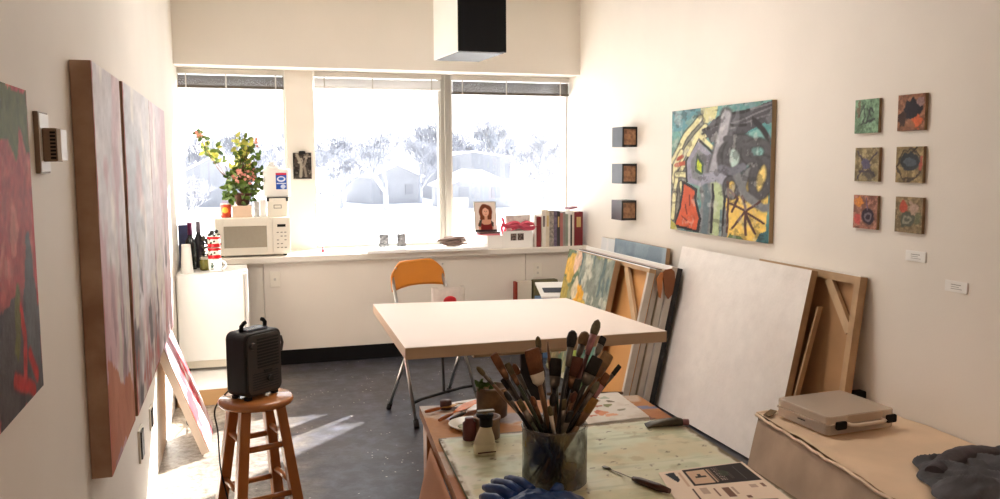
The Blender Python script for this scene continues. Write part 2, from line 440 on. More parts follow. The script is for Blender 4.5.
# raised blinds
M['slat_dark'] = mk('dark_slats', S(84, 74, 62), 0.5, var=0.1, scale=5)
M['slat_white'] = mk('white_slats', S(224, 222, 220), 0.45, var=0.03, scale=5)
def blind(label, x0, x1, m, drop, nsl):
    r = thing('window_blind', label, 'blind', ((x0 + x1) / 2, YB - 0.05, WT - 0.02), 'raised blinds at the window heads')
    yb = YB - 0.05
    MB().box(x0, x1, yb - 0.022, yb + 0.022, SOF - 0.045, SOF - 0.004).build('head_rail', M['frame'], r, bevel=0.003)
    mb = MB(); z = SOF - 0.052
    for i in range(nsl):
        z -= drop / nsl; mb.box(x0 + 0.004, x1 - 0.004, yb - 0.02, yb + 0.02, z, z + drop / nsl * 0.55)
    mb.build('slat_stack', m, r)
    MB().box(x0 + 0.002, x1 - 0.002, yb - 0.022, yb + 0.022, z - 0.022, z - 0.003).build('bottom_rail', m, r, bevel=0.003)
    for q in (0.08, 0.45, 0.92):
        xx = x0 + (x1 - x0) * q; MB().box(xx - 0.005, xx + 0.005, yb - 0.026, yb - 0.022, z - 0.024, SOF - 0.045).build('ladder_tape', M['frame'], r)
blind('dark slatted blind drawn up over the left window above the plant', XL + 0.008, 0.355, M['slat_dark'], 0.075, 9)
blind('white slatted blind drawn up over the wide middle window', 0.58, 1.595, M['slat_white'], 0.06, 8)
blind('dark slatted blind drawn up over the right window above the books', 1.69, 2.708, M['slat_dark'], 0.085, 10)

# service plates on the wall
def plate(name, label, x, z, slots):
    r = thing(name, label, name.replace('_', ' '), (x, PY, z))
    MB().box(x - 0.036, x + 0.036, PY - 0.006, PY, z - 0.058, z + 0.058).build('cover_plate', M['cream_plastic'], r, bevel=0.003)
    mb = MB()
    for dz in slots: mb.box(x - 0.008, x + 0.008, PY - 0.012, PY - 0.006, z + dz - 0.009, z + dz + 0.009)
    mb.build('toggle' if len(slots) == 1 else 'socket', M['frame'], r, bevel=0.002)
plate('light_switch', 'cream switch plate on the panel below the sill beside the mini fridge', 0.228, 0.648, (0,))
plate('power_outlet', 'cream outlet plate on the panel below the row of books', 2.278, 0.632, (0.022, -0.022))
def wall_slot(label, y0, y1, z0, z1):
    r = thing('wall_outlet', label, 'outlet', (XL, (y0 + y1) / 2, (z0 + z1) / 2), 'outlets low on the left wall')
    MB().box(XL, XL + 0.008, y0, y1, z0, z1).build('cover_plate', M['cream_plastic'], r, bevel=0.002)
    MB().box(XL + 0.008, XL + 0.014, y0 + 0.018, y1 - 0.018, z0 + 0.012, z1 - 0.012).build('socket', M['dark_plastic'], r)
wall_slot('outlet on the left wall just under the tall triptych, nearer one', 3.60, 3.71, 0.295, 0.43)
wall_slot('outlet on the left wall toward the leaning red canvas, farther one', 4.03, 4.12, 0.30, 0.40)

# thermostat on the left wall
r = thing('thermostat', 'beige vented thermostat mounted on the left wall beside the tall triptych', 'thermostat', (XL, 2.19, 1.55))
M['shaded_cream'] = mk('shaded_cream_plastic', S(122, 102, 82), 0.45, var=0.05, scale=10)  # pale plastic coloured brown, shade of its sides painted in
MB().box(XL, XL + 0.010, 2.08, 2.182, 1.479, 1.615).build('back_plate', M['shaded_cream'], r, bevel=0.0015)
MB().box(XL + 0.0102, XL + 0.012, 2.084, 2.178, 1.483, 1.611).build('wall_plate', M['white_plastic'], r)
MB().box(XL + 0.012, XL + 0.041, 2.10, 2.168, 1.505, 1.579).build('housing', M['shaded_cream'], r, bevel=0.003)
MB().box(XL + 0.0412, XL + 0.050, 2.10, 2.168, 1.507, 1.577).build('face_cover', M['white_plastic'], r, bevel=0.002)
mb = MB()
for k in range(8):
    z = 1.511 + k * 0.008; mb.box(XL + 0.028, XL + 0.039, 2.0985, 2.1005, z, z + 0.0045)
mb.build('vent_slot', M['black'], r)

# ================================================================== OUTSIDE
M['snow'] = mk('snow', S(250, 250, 252), 0.85, var=0.03, scale=0.2)
GZ = -3.0
struct(MB().box(-120, 160, 7.6, 220, GZ - 0.5, GZ).build('ground', M['snow']))
M['bark'] = mk('hazed_bark', S(160, 163, 172), 0.9, var=0.2, scale=1.5)  # outdoor haze is painted into both bark colours by lightening them
M['bark_hazed_near'] = mk('hazed_bark_near', S(160, 161, 168), 0.9, var=0.2, scale=1.5)
def tree_mesh(seed, h, spread=0.55, levels=5, trunk=0.035, twig=0.03):
    rnd = random.Random(seed); mb = MB()
    def grow(p, d, L, rad, lv):
        q = p + d * L; mid = p + d * (L * 0.5) + V3((rnd.uniform(-1, 1), rnd.uniform(-1, 1), 0)) * L * 0.05
        mb.tube([p, mid, q], [rad, rad * 0.85, rad * 0.7], n=4 if lv < 3 else 3, caps=False)
        if lv >= levels: return
        for k in range(rnd.choice((3, 3, 4)) if lv < 4 else 3):
            a = rnd.uniform(0, 2 * math.pi); t = spread * rnd.uniform(0.5, 1.25)
            side = V3((math.cos(a), math.sin(a), 0)); nd = (d * math.cos(t) + side * math.sin(t) + V3((0, 0, 0.12))).normalized()
            st = p + (q - p) * rnd.uniform(0.55, 1.0)
            grow(st, nd, L * rnd.uniform(0.6, 0.82), max(rad * 0.58, twig), lv + 1)
    grow(V3((0, 0, 0)), V3((0, 0, 1)), h * 0.27, h * trunk, 0)
    return mb
def tree(name, label, x, y, proto=None, mb=None, m=None, s=1.0, rz=0.0, group='bare trees outside in the snow'):
    o = mb.build(name, m, origin=(0, 0, 0)) if proto is None else proto.copy()
    if proto is not None: COL.objects.link(o)
    o.location = (x, y, GZ); o.rotation_euler = (0, 0, rz); o.scale = (s, s, s)
    tag(o, label, 'tree', group); return o
far = 'bare grey tree in the hazy line of trees behind the houses'
T1 = tree('bare_tree', 'small bushy bare tree in the snow seen through the middle window, left half', 3.6, 50, mb=tree_mesh(3, 5.2, 0.75, 5, 0.02, 0.018), m=M['bark_hazed_near'])
T2 = tree('bare_tree', 'taller bare tree with thick trunk at the centre of the middle window', 13.2, 80, mb=tree_mesh(11, 9.5, 0.6, 6, 0.028, 0.036), m=M['bark'])
T3 = tree('bare_tree', 'tall bare tree rising behind the dark house in the right window', 30.5, 104, mb=tree_mesh(23, 14, 0.5, 6, 0.02, 0.045), m=M['bark'])
k = 0
for i in range(26):
    x = -38 + i * 4.1 + random.uniform(-1.5, 1.5); y = 112 + random.uniform(-6, 22)
    tree('bare_tree', far, x, y, proto=(T2, T3)[i % 2], s=random.uniform(0.75, 1.1), rz=random.uniform(0, 6))
for x, y, sc_ in ((-9, 92, .9), (-4.5, 104, 1.0), (2.6, 88, .8), (6.5, 98, 1.0), (9.5, 84, .75), (19.0, 92, .95), (33.5, 92, 1.0), (37.0, 100, 1.1), (29.5, 118, 1.2), (24.0, 116, 1.1), (34.5, 112, 1.2)):
    tree('bare_tree', 'bare hazy tree standing among the houses across the snow', x, y, proto=T2, s=sc_, rz=random.uniform(0, 6))
tree('bare_tree', 'bushy bare tree close outside the left window behind the potted plant', -2.6, 46, proto=T1, s=1.1, rz=2.0)
tree('bare_tree', 'broad bushy bare tree at the right edge of the right window', 22.5, 62, proto=T1, s=1.25, rz=4.0)
M['siding'] = mk('grey_siding', S(138, 140, 146), 0.8, var=0.06, scale=0.6)
M['siding_pale'] = mk('pale_siding', S(150, 152, 158), 0.8, var=0.05, scale=0.6)
def house(name, label, x, y, wd, dp, wall_h, roof_h, wm, chim=False, rz=0.0):
    r = thing(name, label, 'house', (x, y, GZ), 'houses across the snowy yard', (0, 0, rz))
    Mx = Matrix.Translation((x, y, GZ)) @ Matrix.Rotation(rz, 4, 'Z')
    def P(*q): return tuple(Mx @ V3(q))
    a, b = wd / 2, dp / 2; mb = MB()
    mb.hexa([P(-a, -b, 0), P(a, -b, 0), P(a, b, 0), P(-a, b, 0), P(-a, -b, wall_h), P(a, -b, wall_h), P(a, b, wall_h), P(-a, b, wall_h)])
    mb.add([P(-a, -b, wall_h), P(a, -b, wall_h), P(0, -b, wall_h + roof_h), P(-a, b, wall_h), P(a, b, wall_h), P(0, b, wall_h + roof_h)], [(0, 1, 2), (5, 4, 3)])
    mb.build('wall', wm, r)
    rf = MB(); e = 0.35; t = 0.18; k2 = roof_h / a
    for sg in (-1, 1):
        lo = (sg * (a + e), wall_h - k2 * e); hi = (0, wall_h + roof_h)
        rf.hexa([P(lo[0], -b - e, lo[1]), P(hi[0], -b - e, hi[1]), P(hi[0], b + e, hi[1]), P(lo[0], b + e, lo[1]),
                 P(lo[0], -b - e, lo[1] + t), P(hi[0], -b - e, hi[1] + t), P(hi[0], b + e, hi[1] + t), P(lo[0], b + e, lo[1] + t)])
    rf.build('roof', M['snow'], r)
    for xx in (-0.5, 0.5):
        q = MB(); cx = xx * a; q.hexa([P(cx - 0.5, -b - 0.05, 1.0), P(cx + 0.5, -b - 0.05, 1.0), P(cx + 0.5, -b, 1.0), P(cx - 0.5, -b, 1.0), P(cx - 0.5, -b - 0.05, 2.1), P(cx + 0.5, -b - 0.05, 2.1), P(cx + 0.5, -b, 2.1), P(cx - 0.5, -b, 2.1)])
        q.build('window', M['siding'], r)
    if chim:
        c = MB(); c.hexa([P(-a * .5, 0, wall_h), P(-a * .5 + .8, 0, wall_h), P(-a * .5 + .8, .8, wall_h), P(-a * .5, .8, wall_h), P(-a * .5, 0, wall_h + roof_h + 1), P(-a * .5 + .8, 0, wall_h + roof_h + 1), P(-a * .5 + .8, .8, wall_h + roof_h + 1), P(-a * .5, .8, wall_h + roof_h + 1)])
        c.build('chimney', M['siding'], r)
house('garage', 'low gabled garage with snowy roof seen through the right window', 22.6, 84, 6.6, 7, 2.2, 1.4, M['siding_pale'])
house('house', 'grey house with chimney behind the garage in the right window', 27.2, 104, 9.5, 8, 5.0, 0.7, M['siding'], True)
house('house', 'pale house beyond the trees in the right half of the middle window', 15.5, 96, 6.0, 7, 3.0, 1.2, M['siding_pale'], False, 0.3)
house('house', 'pale house with snowy roof in the left window behind the plant', -2.0, 96, 8.0, 7, 3.0, 2.0, M['siding_pale'], False, -0.2)
r = thing('street_lamp', 'thin street lamp post standing outside the left window above the plant', 'street lamp', (0.2, 84, GZ))
MB().tube([(0.2, 84, GZ), (0.2, 84, GZ + 9.2)], [0.10, 0.06], n=6).build('pole', M['bark'], r)
MB().tube([(0.2, 84, GZ + 9.15), (0.4, 84, GZ + 9.4), (1.1, 84, GZ + 9.4)], 0.07, n=6).build('lamp_head', M['bark'], r)

# ================================================================== LEFT WALL
def art_tript(seed, tone):
    a = Art(70, 170, 0.55, tone)
    lo = np.clip((0.60 - a.t) / 0.5, 0, 1)
    a.blot(1.6, 1.6, seed, 0.35, 0.7, (232, 228, 230), 0.8); a.blot(3, 1.8, seed + 3, 0.5, 0.72, (196, 196, 204), 0.5)
    a.blot(7, 5, seed + 5, 0.58, 0.7, (242, 238, 234), 0.8); a.blot(4, 3, seed + 8, 0.58, 0.72, (206, 172, 178), 0.5)
    n = fbm(a.s * 3.5, a.t * 3.2, seed + 11); a.put(lo * np.clip((n - 0.38) / 0.2, 0, 1) * 0.85, (140, 132, 132))
    n = fbm(a.s * 5, a.t * 3.5, seed + 14); a.put(np.clip((0.32 - a.t) / 0.25, 0, 1) * np.clip((n - 0.42) / 0.15, 0, 1) * 0.85, (158, 70, 64))
    n = fbm(a.s * 6 + 3, a.t * 5, seed + 21); a.put(np.clip((0.62 - a.t) / 0.3, 0, 1) * np.clip((n - 0.58) / 0.06, 0, 1) * 0.8, (92, 88, 92))
    n = fbm(a.s * 7 + 7, a.t * 6, seed + 25); a.put(np.clip((0.6 - a.t) / 0.3, 0, 1) * np.clip((n - 0.56) / 0.08, 0, 1) * 0.85, (210, 204, 192))
    a.stroke([(0, 0), (0, 1)], 0.02, (170, 70, 62)); a.stroke([(0, 0), (1, 0)], 0.012, (150, 66, 56)); a.stroke([(1, 0), (1, 1)], 0.008, (120, 90, 92))
    return a.grain(0.08, 20, 30)
xF = -0.369; ZT0, ZT1 = 0.622, 1.776
M['trip_side'] = mk('tan_canvas_side', S(176, 148, 124), 0.7, var=0.25, scale=9, col2=S(150, 116, 92), bump=0.2, bscale=60)
xf = xF
t1 = art_tript(4, (216, 212, 216)); t1.blot(3, 2.2, 60, 0.58, 0.66, (196, 150, 160), 0.6)
t1.poly([(0, 0), (1, 0), (1, 0.10), (0.4, 0.22), (0, 0.3)], (176, 104, 70), 0.12, op=0.75)
canvas('tall_painting', 'tall grey and pink abstract panel nearest on the left wall, tan deep side showing', 'painting', (xf, 2.535, ZT0), (0, 0.565, 0), (0, 0, ZT1 - ZT0), 0.053, t1, M['paint'], M['trip_side'], 'tall three-part painting on the left wall')
canvas('tall_painting', 'tall blue-grey abstract panel in the middle of the three on the left wall', 'painting', (xf + 0.004, 3.140, ZT0), (0, 0.885, 0), (0, 0, ZT1 - ZT0), 0.057, art_tript(9, (206, 210, 216)), M['paint'], M['trip_side'], 'tall three-part painting on the left wall')
t3 = art_tript(15, (214, 202, 206)); t3.blot(2, 1.4, 77, 0.46, 0.7, (204, 168, 176), 0.7)
canvas('tall_painting', 'tall pinkish abstract panel at the window end of the three on the left wall', 'painting', (xf, 4.055, ZT0), (0, 0.83, 0), (0, 0, ZT1 - ZT0), 0.053, t3, M['paint'], M['trip_side'], 'tall three-part painting on the left wall')

a = Art(150, 110, 1.36, (168, 78, 78))
a.blot(4, 5, 41, 0.4, 0.6, (190, 106, 100)); a.blot(8, 5, 43, 0.55, 0.68, (150, 62, 64), 0.7); a.blot(14, 9, 45, 0.6, 0.7, (206, 140, 130), 0.6)
a.poly([(0, 1), (1, 1), (1, 0.80), (0.97, 0.80), (0.91, 0.88), (0.87, 0.76), (0.83, 0.80), (0.79, 0.84), (0.72, 0.82), (0, 0.85)], (92, 98, 58), 0.06)
a.poly([(0.86, 0.0), (1, 0.0), (1, 0.28), (0.965, 0.40), (0.94, 0.52), (0.90, 0.50), (0.87, 0.38), (0.84, 0.22)], (92, 92, 98), 0.1)
a.poly([(0.6, 0), (0.9, 0.0), (0.88, 0.12), (0.84, 0.3), (0.78, 0.34), (0.6, 0.34)], (78, 72, 74), 0.12)
a.put(np.clip((0.36 - a.t) / 0.05, 0, 1) * np.clip((fbm(a.s * 14, a.t * 6, 48) - 0.56) / 0.06, 0, 1) * 0.55, (52, 50, 54))
a.stroke([(0.985, 0.62), (0.99, 0.3)], 0.03, (176, 60, 62)); a.stroke([(0.80, 0.36), (0.84, 0.2), (0.82, 0.06)], 0.045, (180, 48, 44)); a.stroke([(0.88, 0.14), (0.94, 0.06)], 0.05, (176, 46, 44)); a.stroke([(0.74, 0.1), (0.9, 0.02)], 0.05, (170, 44, 42))
a.ell(0.79, 0.26, 0.05, 0.09, (96, 90, 44), wob=0.15); a.ell(0.80, 0.56, 0.05, 0.08, (196, 120, 110), wob=0.2)
a.grain(0.2, 30, 30)
canvas('abstract_painting', 'red, green and charcoal abstract canvas at the left edge of the picture by the thermostat', 'painting', (-0.392, 1.08, 1.055), (0, 0.80, 0), (0, 0, 0.588), 0.032, a, M['paint'], M['trip_side'])

# red canvas leaning against the foot of the left wall
a = Art(40, 60, 0.75, (222, 200, 198))
a.blot(4, 5, 51, 0.45, 0.6, (196, 44, 56)); a.blot(7, 7, 55, 0.56, 0.66, (240, 226, 224)); a.blot(9, 9, 57, 0.6, 0.7, (120, 60, 66), 0.8)
a.put(np.clip((a.t - 0.62) / 0.2, 0, 1) * 0.75, (196, 176, 190)); a.grain(0.1)
O = V3((-0.19, 4.50, 0.022)); W = V3((-0.215, 0, 0.60))
canvas('leaning_canvas', 'red and white abstract canvas leaning on the left wall behind the stool', 'painting', O, (0, 0.50, 0), W, 0.042, a, M['paint'], mk('pale_canvas_edge', S(216, 196, 178), 0.7, var=0.1, scale=9), hollow=0.05, backmat=M['brown_canvas'])
mb = MB(); pts = []
for i in range(60):
    t = i / 59 * 4 * math.pi; pts.append((-0.29 + 0.045 * math.cos(t) + 0.01 * math.sin(2.3 * t), 5.05 + 0.14 * math.sin(t * 0.9), 0.006 + 0.05 * (0.5 + 0.5 * math.sin(t * 1.7))))
mb.tube(pts, 0.004, n=5)
o = mb.build('wire_coil', M['rubber'], origin=(-0.29, 5.05, 0)); tag(o, 'tangled black wire on the floor behind the leaning red canvas', 'wire')

# ================================================================== FRIDGE CORNER
r = thing('low_box', 'low white-topped cardboard box on the floor under the mini fridge', 'box', (-0.17, 5.9, 0))
MB().box(-0.41, 0.06, 5.47, 6.37, 0.0, 0.10).build('carton', M['card'], r, bevel=0.004)
MB().box(-0.412, 0.062, 5.468, 6.372, 0.1005, 0.112).build('lid', M['paper'], r, bevel=0.002)
r = thing('mini_fridge', 'small white fridge with plain door in the left corner under the sill', 'fridge', (-0.19, 6.1, 0.112))
MB().rbox(-0.418, 0.035, 5.955, 6.375, 0.135, 0.772, 0.012, 'z').build('body', M['enamel'], r, bevel=0.006)
MB().rbox(-0.418, 0.035, 5.895, 5.948, 0.19, 0.772, 0.012, 'z').build('door', M['enamel'], r, bevel=0.006)
MB().box(0.002, 0.012, 5.885, 5.896, 0.2, 0.76).build('door_grip', M['frame'], r, bevel=0.003)
MB().box(-0.39, 0.02, 5.93, 5.945, 0.135, 0.183).build('kick_grille', M['cream_plastic'], r)
MB().box(0.004, 0.030, 5.915, 5.95, 0.772, 0.782).build('hinge', M['frame'], r, bevel=0.002)
mb = MB()
for x in (-0.37, 0.0):
    for y in (5.98, 6.34): mb.lathe([(0.018, 0), (0.018, 0.0235)], (x, y, 0.112), 10)
mb.build('foot', M['rubber'], r)

FZ = 0.772
# cups, mugs, bottle, jar on the fridge
mb = MB(); prof = [(0.043, 0.0), (0.043, 0.004)]
for k in range(5): prof += [(0.041 - 0.001 * k, 0.012 * k + 0.006), (0.041 - 0.001 * k, 0.012 * k + 0.012)]
prof += [(0.036, 0.075), (0.028, 0.19), (0.027, 0.192)]
mb.lathe(prof, (-0.352, 5.99, FZ), 20)
o = mb.build('paper_cups', M['paper'], origin=(-0.352, 5.99, FZ)); tag(o, 'upturned stack of white paper cups on the fridge front corner', 'cup')
M['mug_white'] = mk('white_ceramic', S(242, 240, 234), 0.2, var=0.02, scale=10)
def mk_redband():
    m, nt, b = newmat('red_band_glaze'); b.inputs['Roughness'].default_value = 0.25
    tc = nt.nodes.new('ShaderNodeTexCoord'); v = nt.nodes.new('ShaderNodeTexVoronoi'); v.inputs['Scale'].default_value = 55
    nt.links.new(tc.outputs['Object'], v.inputs['Vector'])
    cr = nt.nodes.new('ShaderNodeValToRGB'); e = cr.color_ramp.elements
    e[0].position = 0.36; e[0].color = S(58, 66, 44); e[1].position = 0.46; e[1].color = S(238, 230, 218)
    nt.links.new(v.outputs['Distance'], cr.inputs['Fac']); nt.links.new(cr.outputs['Color'], b.inputs['Base Color']); return m
M['red_glaze'] = mk('red_glaze', S(196, 24, 34), 0.25, var=0.1, scale=20); M['red_dots'] = mk_redband()
M['dark_green'] = mk('dark_green_print', S(28, 74, 58), 0.4, var=0.2, scale=40)
def mug(label, z, body, hand, logo):
    r = thing('mug', label, 'mug', (-0.175, 6.0, z), 'mugs stacked on the fridge')
    h = 0.088 if logo else 0.076
    MB().lathe([(0.034, 0), (0.04, 0.004), (0.043, h), (0.0395, h), (0.036, 0.008), (0.0, 0.008)], (-0.175, 6.0, z), 24, cap1=False).build('cup', body, r)
    p = [((-0.175 + 0.041 + 0.030 * math.sin(t), 6.0 - 0.006, z + h * 0.5 + 0.028 * math.cos(t)) if logo else (-0.175 + 0.012, 6.0 + 0.039 + 0.026 * math.sin(t), z + h * 0.5 + 0.026 * math.cos(t))) for t in np.linspace(0.1, math.pi - 0.1, 9)]
    MB().tube(p, 0.005, n=7).build('handle', hand, r)
    if logo:
        q = MB()
        for dx, dz, w_, hh in ((0, 0.052, 0.012, 0.012), (0.001, 0.04, 0.02, 0.01), (-0.001, 0.03, 0.013, 0.012), (0.001, 0.02, 0.022, 0.007)):
            cx = -0.19 + dx; yy = 6.0 - math.sqrt(max(0, 0.0425 ** 2 - (cx + 0.175) ** 2)) - 0.0014
            q.box(cx - w_ / 2, cx + w_ / 2, yy, yy + 0.004, z + dz, z + dz + hh)
        q.build('printed_emblem', M['dark_green'], r, bevel=0.002)
    else:
        for dz, hh in ((0.004, 0.024), (0.058, 0.017)):
            MB().lathe([(0.0412 + dz * 0.035, dz), (0.0412 + (dz + hh) * 0.035, dz + hh)], (-0.175, 6.0, z), 24, cap0=False, cap1=False).build('red_band', M['red_glaze'], r)
mug('white mug with dark green emblem at the bottom of the stack on the fridge', FZ, M['mug_white'], M['mug_white'], True)
mug('red and white patterned mug in the middle of the stack on the fridge', FZ + 0.0885, M['red_dots'], M['red_glaze'], False)
mug('red and white patterned mug topmost of the stack on the fridge', FZ + 0.165, M['red_dots'], M['red_glaze'], False)
r = thing('wine_bottle', 'dark wine bottle with purple neck standing behind the paper cups', 'bottle', (-0.335, 6.2, FZ))
MB().lathe([(0.036, 0), (0.038, 0.01), (0.038, 0.17), (0.03, 0.20), (0.015, 0.225), (0.0145, 0.24)], (-0.335, 6.2, FZ), 20).build('glass_body', mk('dark_bottle_glass', S(26, 34, 34), 0.12), r)
MB().lathe([(0.0155, 0.24), (0.0155, 0.31), (0.017, 0.312), (0.017, 0.322), (0.0, 0.322)], (-0.335, 6.2, FZ), 16, cap1=False).build('neck_foil', mk('plum_foil', S(110, 40, 84), 0.3, 0.4), r)
r = thing('wine_bottle', 'second dark bottle with grey cap behind the wine bottle on the fridge', 'bottle', (-0.285, 6.29, FZ))
MB().lathe([(0.036, 0), (0.038, 0.01), (0.038, 0.18), (0.015, 0.235), (0.0145, 0.25)], (-0.285, 6.29, FZ), 20).build('glass_body', mk('black_bottle_glass', S(40, 40, 46), 0.12), r)
MB().lathe([(0.0155, 0.25), (0.0155, 0.325), (0.0, 0.326)], (-0.285, 6.29, FZ), 16, cap1=False).build('cap', mk('grey_cap', S(120, 110, 120), 0.4), r)
o = MB().box(-0.418, -0.345, 6.30, 6.36, FZ, FZ + 0.30).build('blue_carton', mk('navy_carton', S(54, 66, 112), 0.5, var=0.3, scale=30), origin=(-0.38, 6.33, FZ), bevel=0.003); tag(o, 'navy blue carton at the wall behind the bottles on the fridge', 'box')
r = thing('glass_jar', 'olive glass jar beside the white mug on the fridge', 'jar', (-0.245, 6.12, FZ))
MB().lathe([(0.028, 0), (0.032, 0.01), (0.032, 0.06), (0.026, 0.07), (0.026, 0.075)], (-0.245, 6.12, FZ), 18).build('jar_body', mk('olive_glass', S(120, 116, 50), 0.2, var=0.3, scale=25), r)
MB().lathe([(0.028, 0.075), (0.028, 0.088)], (-0.245, 6.12, FZ), 18).build('lid', mk('jar_lid', S(200, 196, 180), 0.4), r)
# dark dried bunch in a squat pot behind the mugs
r = thing('dried_plant', 'dark dried plant bunch behind the mugs on the fridge', 'plant', (-0.215, 6.28, FZ))
MB().lathe([(0.035, 0), (0.045, 0.08), (0.042, 0.08), (0.03, 0.07)], (-0.215, 6.28, FZ), 16).build('pot', mk('moss_pot', S(92, 88, 70), 0.6, var=0.3, scale=30), r)
mb = MB(); rnd = random.Random(5)
for i in range(46):
    a_ = rnd.uniform(0, 6.28); R_ = rnd.uniform(0.0, 0.075); p = V3((-0.215 + R_ * math.cos(a_), 6.28 + 0.5 * R_ * math.sin(a_), FZ + 0.09 + rnd.uniform(0, 0.14)))
    mb.ball(p, rnd.uniform(0.008, 0.016), 6, 4, sc=(1, 1, 0.8))
mb.build('dried_foliage', mk('dried_leaf', S(86, 82, 66), 0.8, var=0.4, scale=30), r)
mb = MB(); mb.ball((-0.195, 6.26, FZ + 0.245), 0.018, 8, 5); mb.ball((-0.165, 6.26, FZ + 0.252), 0.014, 8, 5); mb.build('seed_head', M['dark_plastic'], r)

# ================================================================== MICROWAVE AND ITEMS ON IT
mz = SILL; mx0, mx1, my0, my1 = -0.180, 0.350, 6.44, 6.83
r = thing('microwave', 'cream microwave oven on the left end of the window sill', 'microwave', ((mx0 + mx1) / 2, 6.6, mz))
MB().box(mx0, mx1, my0 + 0.025, my1, mz + 0.012, mz + 0.285).build('body', M['cream_plastic'], r, bevel=0.006)
d = MB(); dx1 = 0.222
d.box(mx0, mx0 + 0.062, my0, my0 + 0.024, mz + 0.014, mz + 0.284); d.box(mx0 + 0.362, dx1, my0, my0 + 0.024, mz + 0.014, mz + 0.284)
d.box(mx0 + 0.062, mx0 + 0.362, my0, my0 + 0.024, mz + 0.014, mz + 0.068); d.box(mx0 + 0.062, mx0 + 0.362, my0, my0 + 0.024, mz + 0.226, mz + 0.284)
dd = d.build('door', M['cream_plastic'], r, bevel=0.003)
MB().box(mx0 + 0.06, mx0 + 0.364, my0 + 0.006, my0 + 0.02, mz + 0.066, mz + 0.228).build('door_window', mk('microwave_mesh', S(158, 150, 134), 0.3, var=0.05, scale=60), dd)
MB().box(dx1 + 0.002, mx1, my0, my0 + 0.024, mz + 0.014, mz + 0.284).build('control_panel', M['cream_plastic'], r, bevel=0.003)
MB().box(dx1 + 0.035, dx1 + 0.095, my0 - 0.0015, my0 + 0.001, mz + 0.215, mz + 0.235).build('display', M['black'], r)
mb = MB()
for i in range(5):
    for j in range(3):
        if (i + j) % 4 != 3: mb.box(dx1 + 0.03 + j * 0.027, dx1 + 0.03 + j * 0.027 + 0.015, my0 - 0.0015, my0 + 0.001, mz + 0.06 + i * 0.028, mz + 0.06 + i * 0.028 + 0.006)
mb.build('keypad', mk('grey_keys', S(96, 92, 86), 0.5), r)
mb = MB()
for x in (mx0 + 0.04, mx1 - 0.04):
    for y in (my0 + 0.05, my1 - 0.05): mb.lathe([(0.015, 0), (0.015, 0.013)], (x, y, mz), 10)
mb.build('foot', M['rubber'], r)
MZ = mz + 0.285
r = thing('tin_can', 'orange-red can with yellow label on the microwave left of the plant', 'can', (-0.10, 6.58, MZ))
MB().lathe([(0.036, 0), (0.038, 0.003), (0.038, 0.092), (0.036, 0.096)], (-0.10, 6.58, MZ), 22).build('can_body', mk('orange_red_tin', S(206, 60, 26), 0.35, var=0.3, scale=18), r)
mb = MB()
for i in range(9):
    t0 = -2.3 + i * 0.13; t1 = t0 + 0.13
    zc = 0.022 * math.sqrt(max(0, 1 - ((i - 4) / 4.6) ** 2))
    mb.add([(-0.10 + 0.0388 * math.cos(t), 6.58 + 0.0388 * math.sin(t), MZ + 0.055 + s_) for t, s_ in ((t0, -zc), (t1, -zc), (t1, zc), (t0, zc))], [(0, 1, 2, 3)])
mb.build('label_spot', mk('yellow_label', S(244, 176, 60), 0.4), r)
MB().lathe([(0.0, 0.0965), (0.035, 0.0965), (0.035, 0.101), (0.0, 0.101)], (-0.10, 6.58, MZ), 22, cap0=False, cap1=False).build('can_lid', M['cream_plastic'], r)
o = MB().box(-0.055, 0.085, 6.55, 6.75, MZ, MZ + 0.083).build('pink_box', mk('blush_carton', S(222, 194, 170), 0.6, var=0.05, scale=9), origin=(0.015, 6.62, MZ), bevel=0.003); tag(o, 'flat blush pink box under the potted plant on the microwave', 'box')
# plant
M['leaf'] = mk('leaf_green', S(104, 128, 36), 0.45, var=0.5, scale=14, col2=S(58, 88, 34))
M['leaf_y'] = mk('leaf_yellow', S(198, 196, 84), 0.45, var=0.3, scale=14)
M['flower'] = mk('coral_flower', S(232, 156, 138), 0.5, var=0.25, scale=20)
px, pyy, pz = 0.02, 6.64, MZ + 0.083
r = thing('potted_plant', 'leafy potted plant with coral flowers on the pink box above the microwave', 'plant', (px, pyy, pz))
MB().lathe([(0.035, 0), (0.05, 0.01), (0.06, 0.075), (0.066, 0.075), (0.068, 0.092), (0.06, 0.092), (0.05, 0.08), (0.0, 0.078)], (px, pyy, pz), 24, cap1=False).build('pot', mk('dark_clay_pot', S(84, 48, 36), 0.5, var=0.3, scale=14), r)
rnd = random.Random(12); stems = MB(); lf = MB(); ly = MB(); fl = MB()
def leaf(mb, c, d, L, wd):
    d = d.normalized(); s_ = d.cross(V3((0.2, 1, 0.3))).normalized(); up = s_.cross(d)
    vs = [c, c + d * L * 0.35 + s_ * wd - up * wd * 0.3, c + d * L * 0.75 + s_ * wd * 0.75, c + d * L, c + d * L * 0.75 - s_ * wd * 0.75, c + d * L * 0.35 - s_ * wd - up * wd * 0.3, c + d * L * 0.5 + up * wd * 0.25]
    mb.add(vs, [(0, 1, 6), (1, 2, 6), (2, 3, 6), (3, 4, 6), (4, 5, 6), (5, 0, 6)], 0, True)
crown = V3((px, pyy, pz + 0.09))
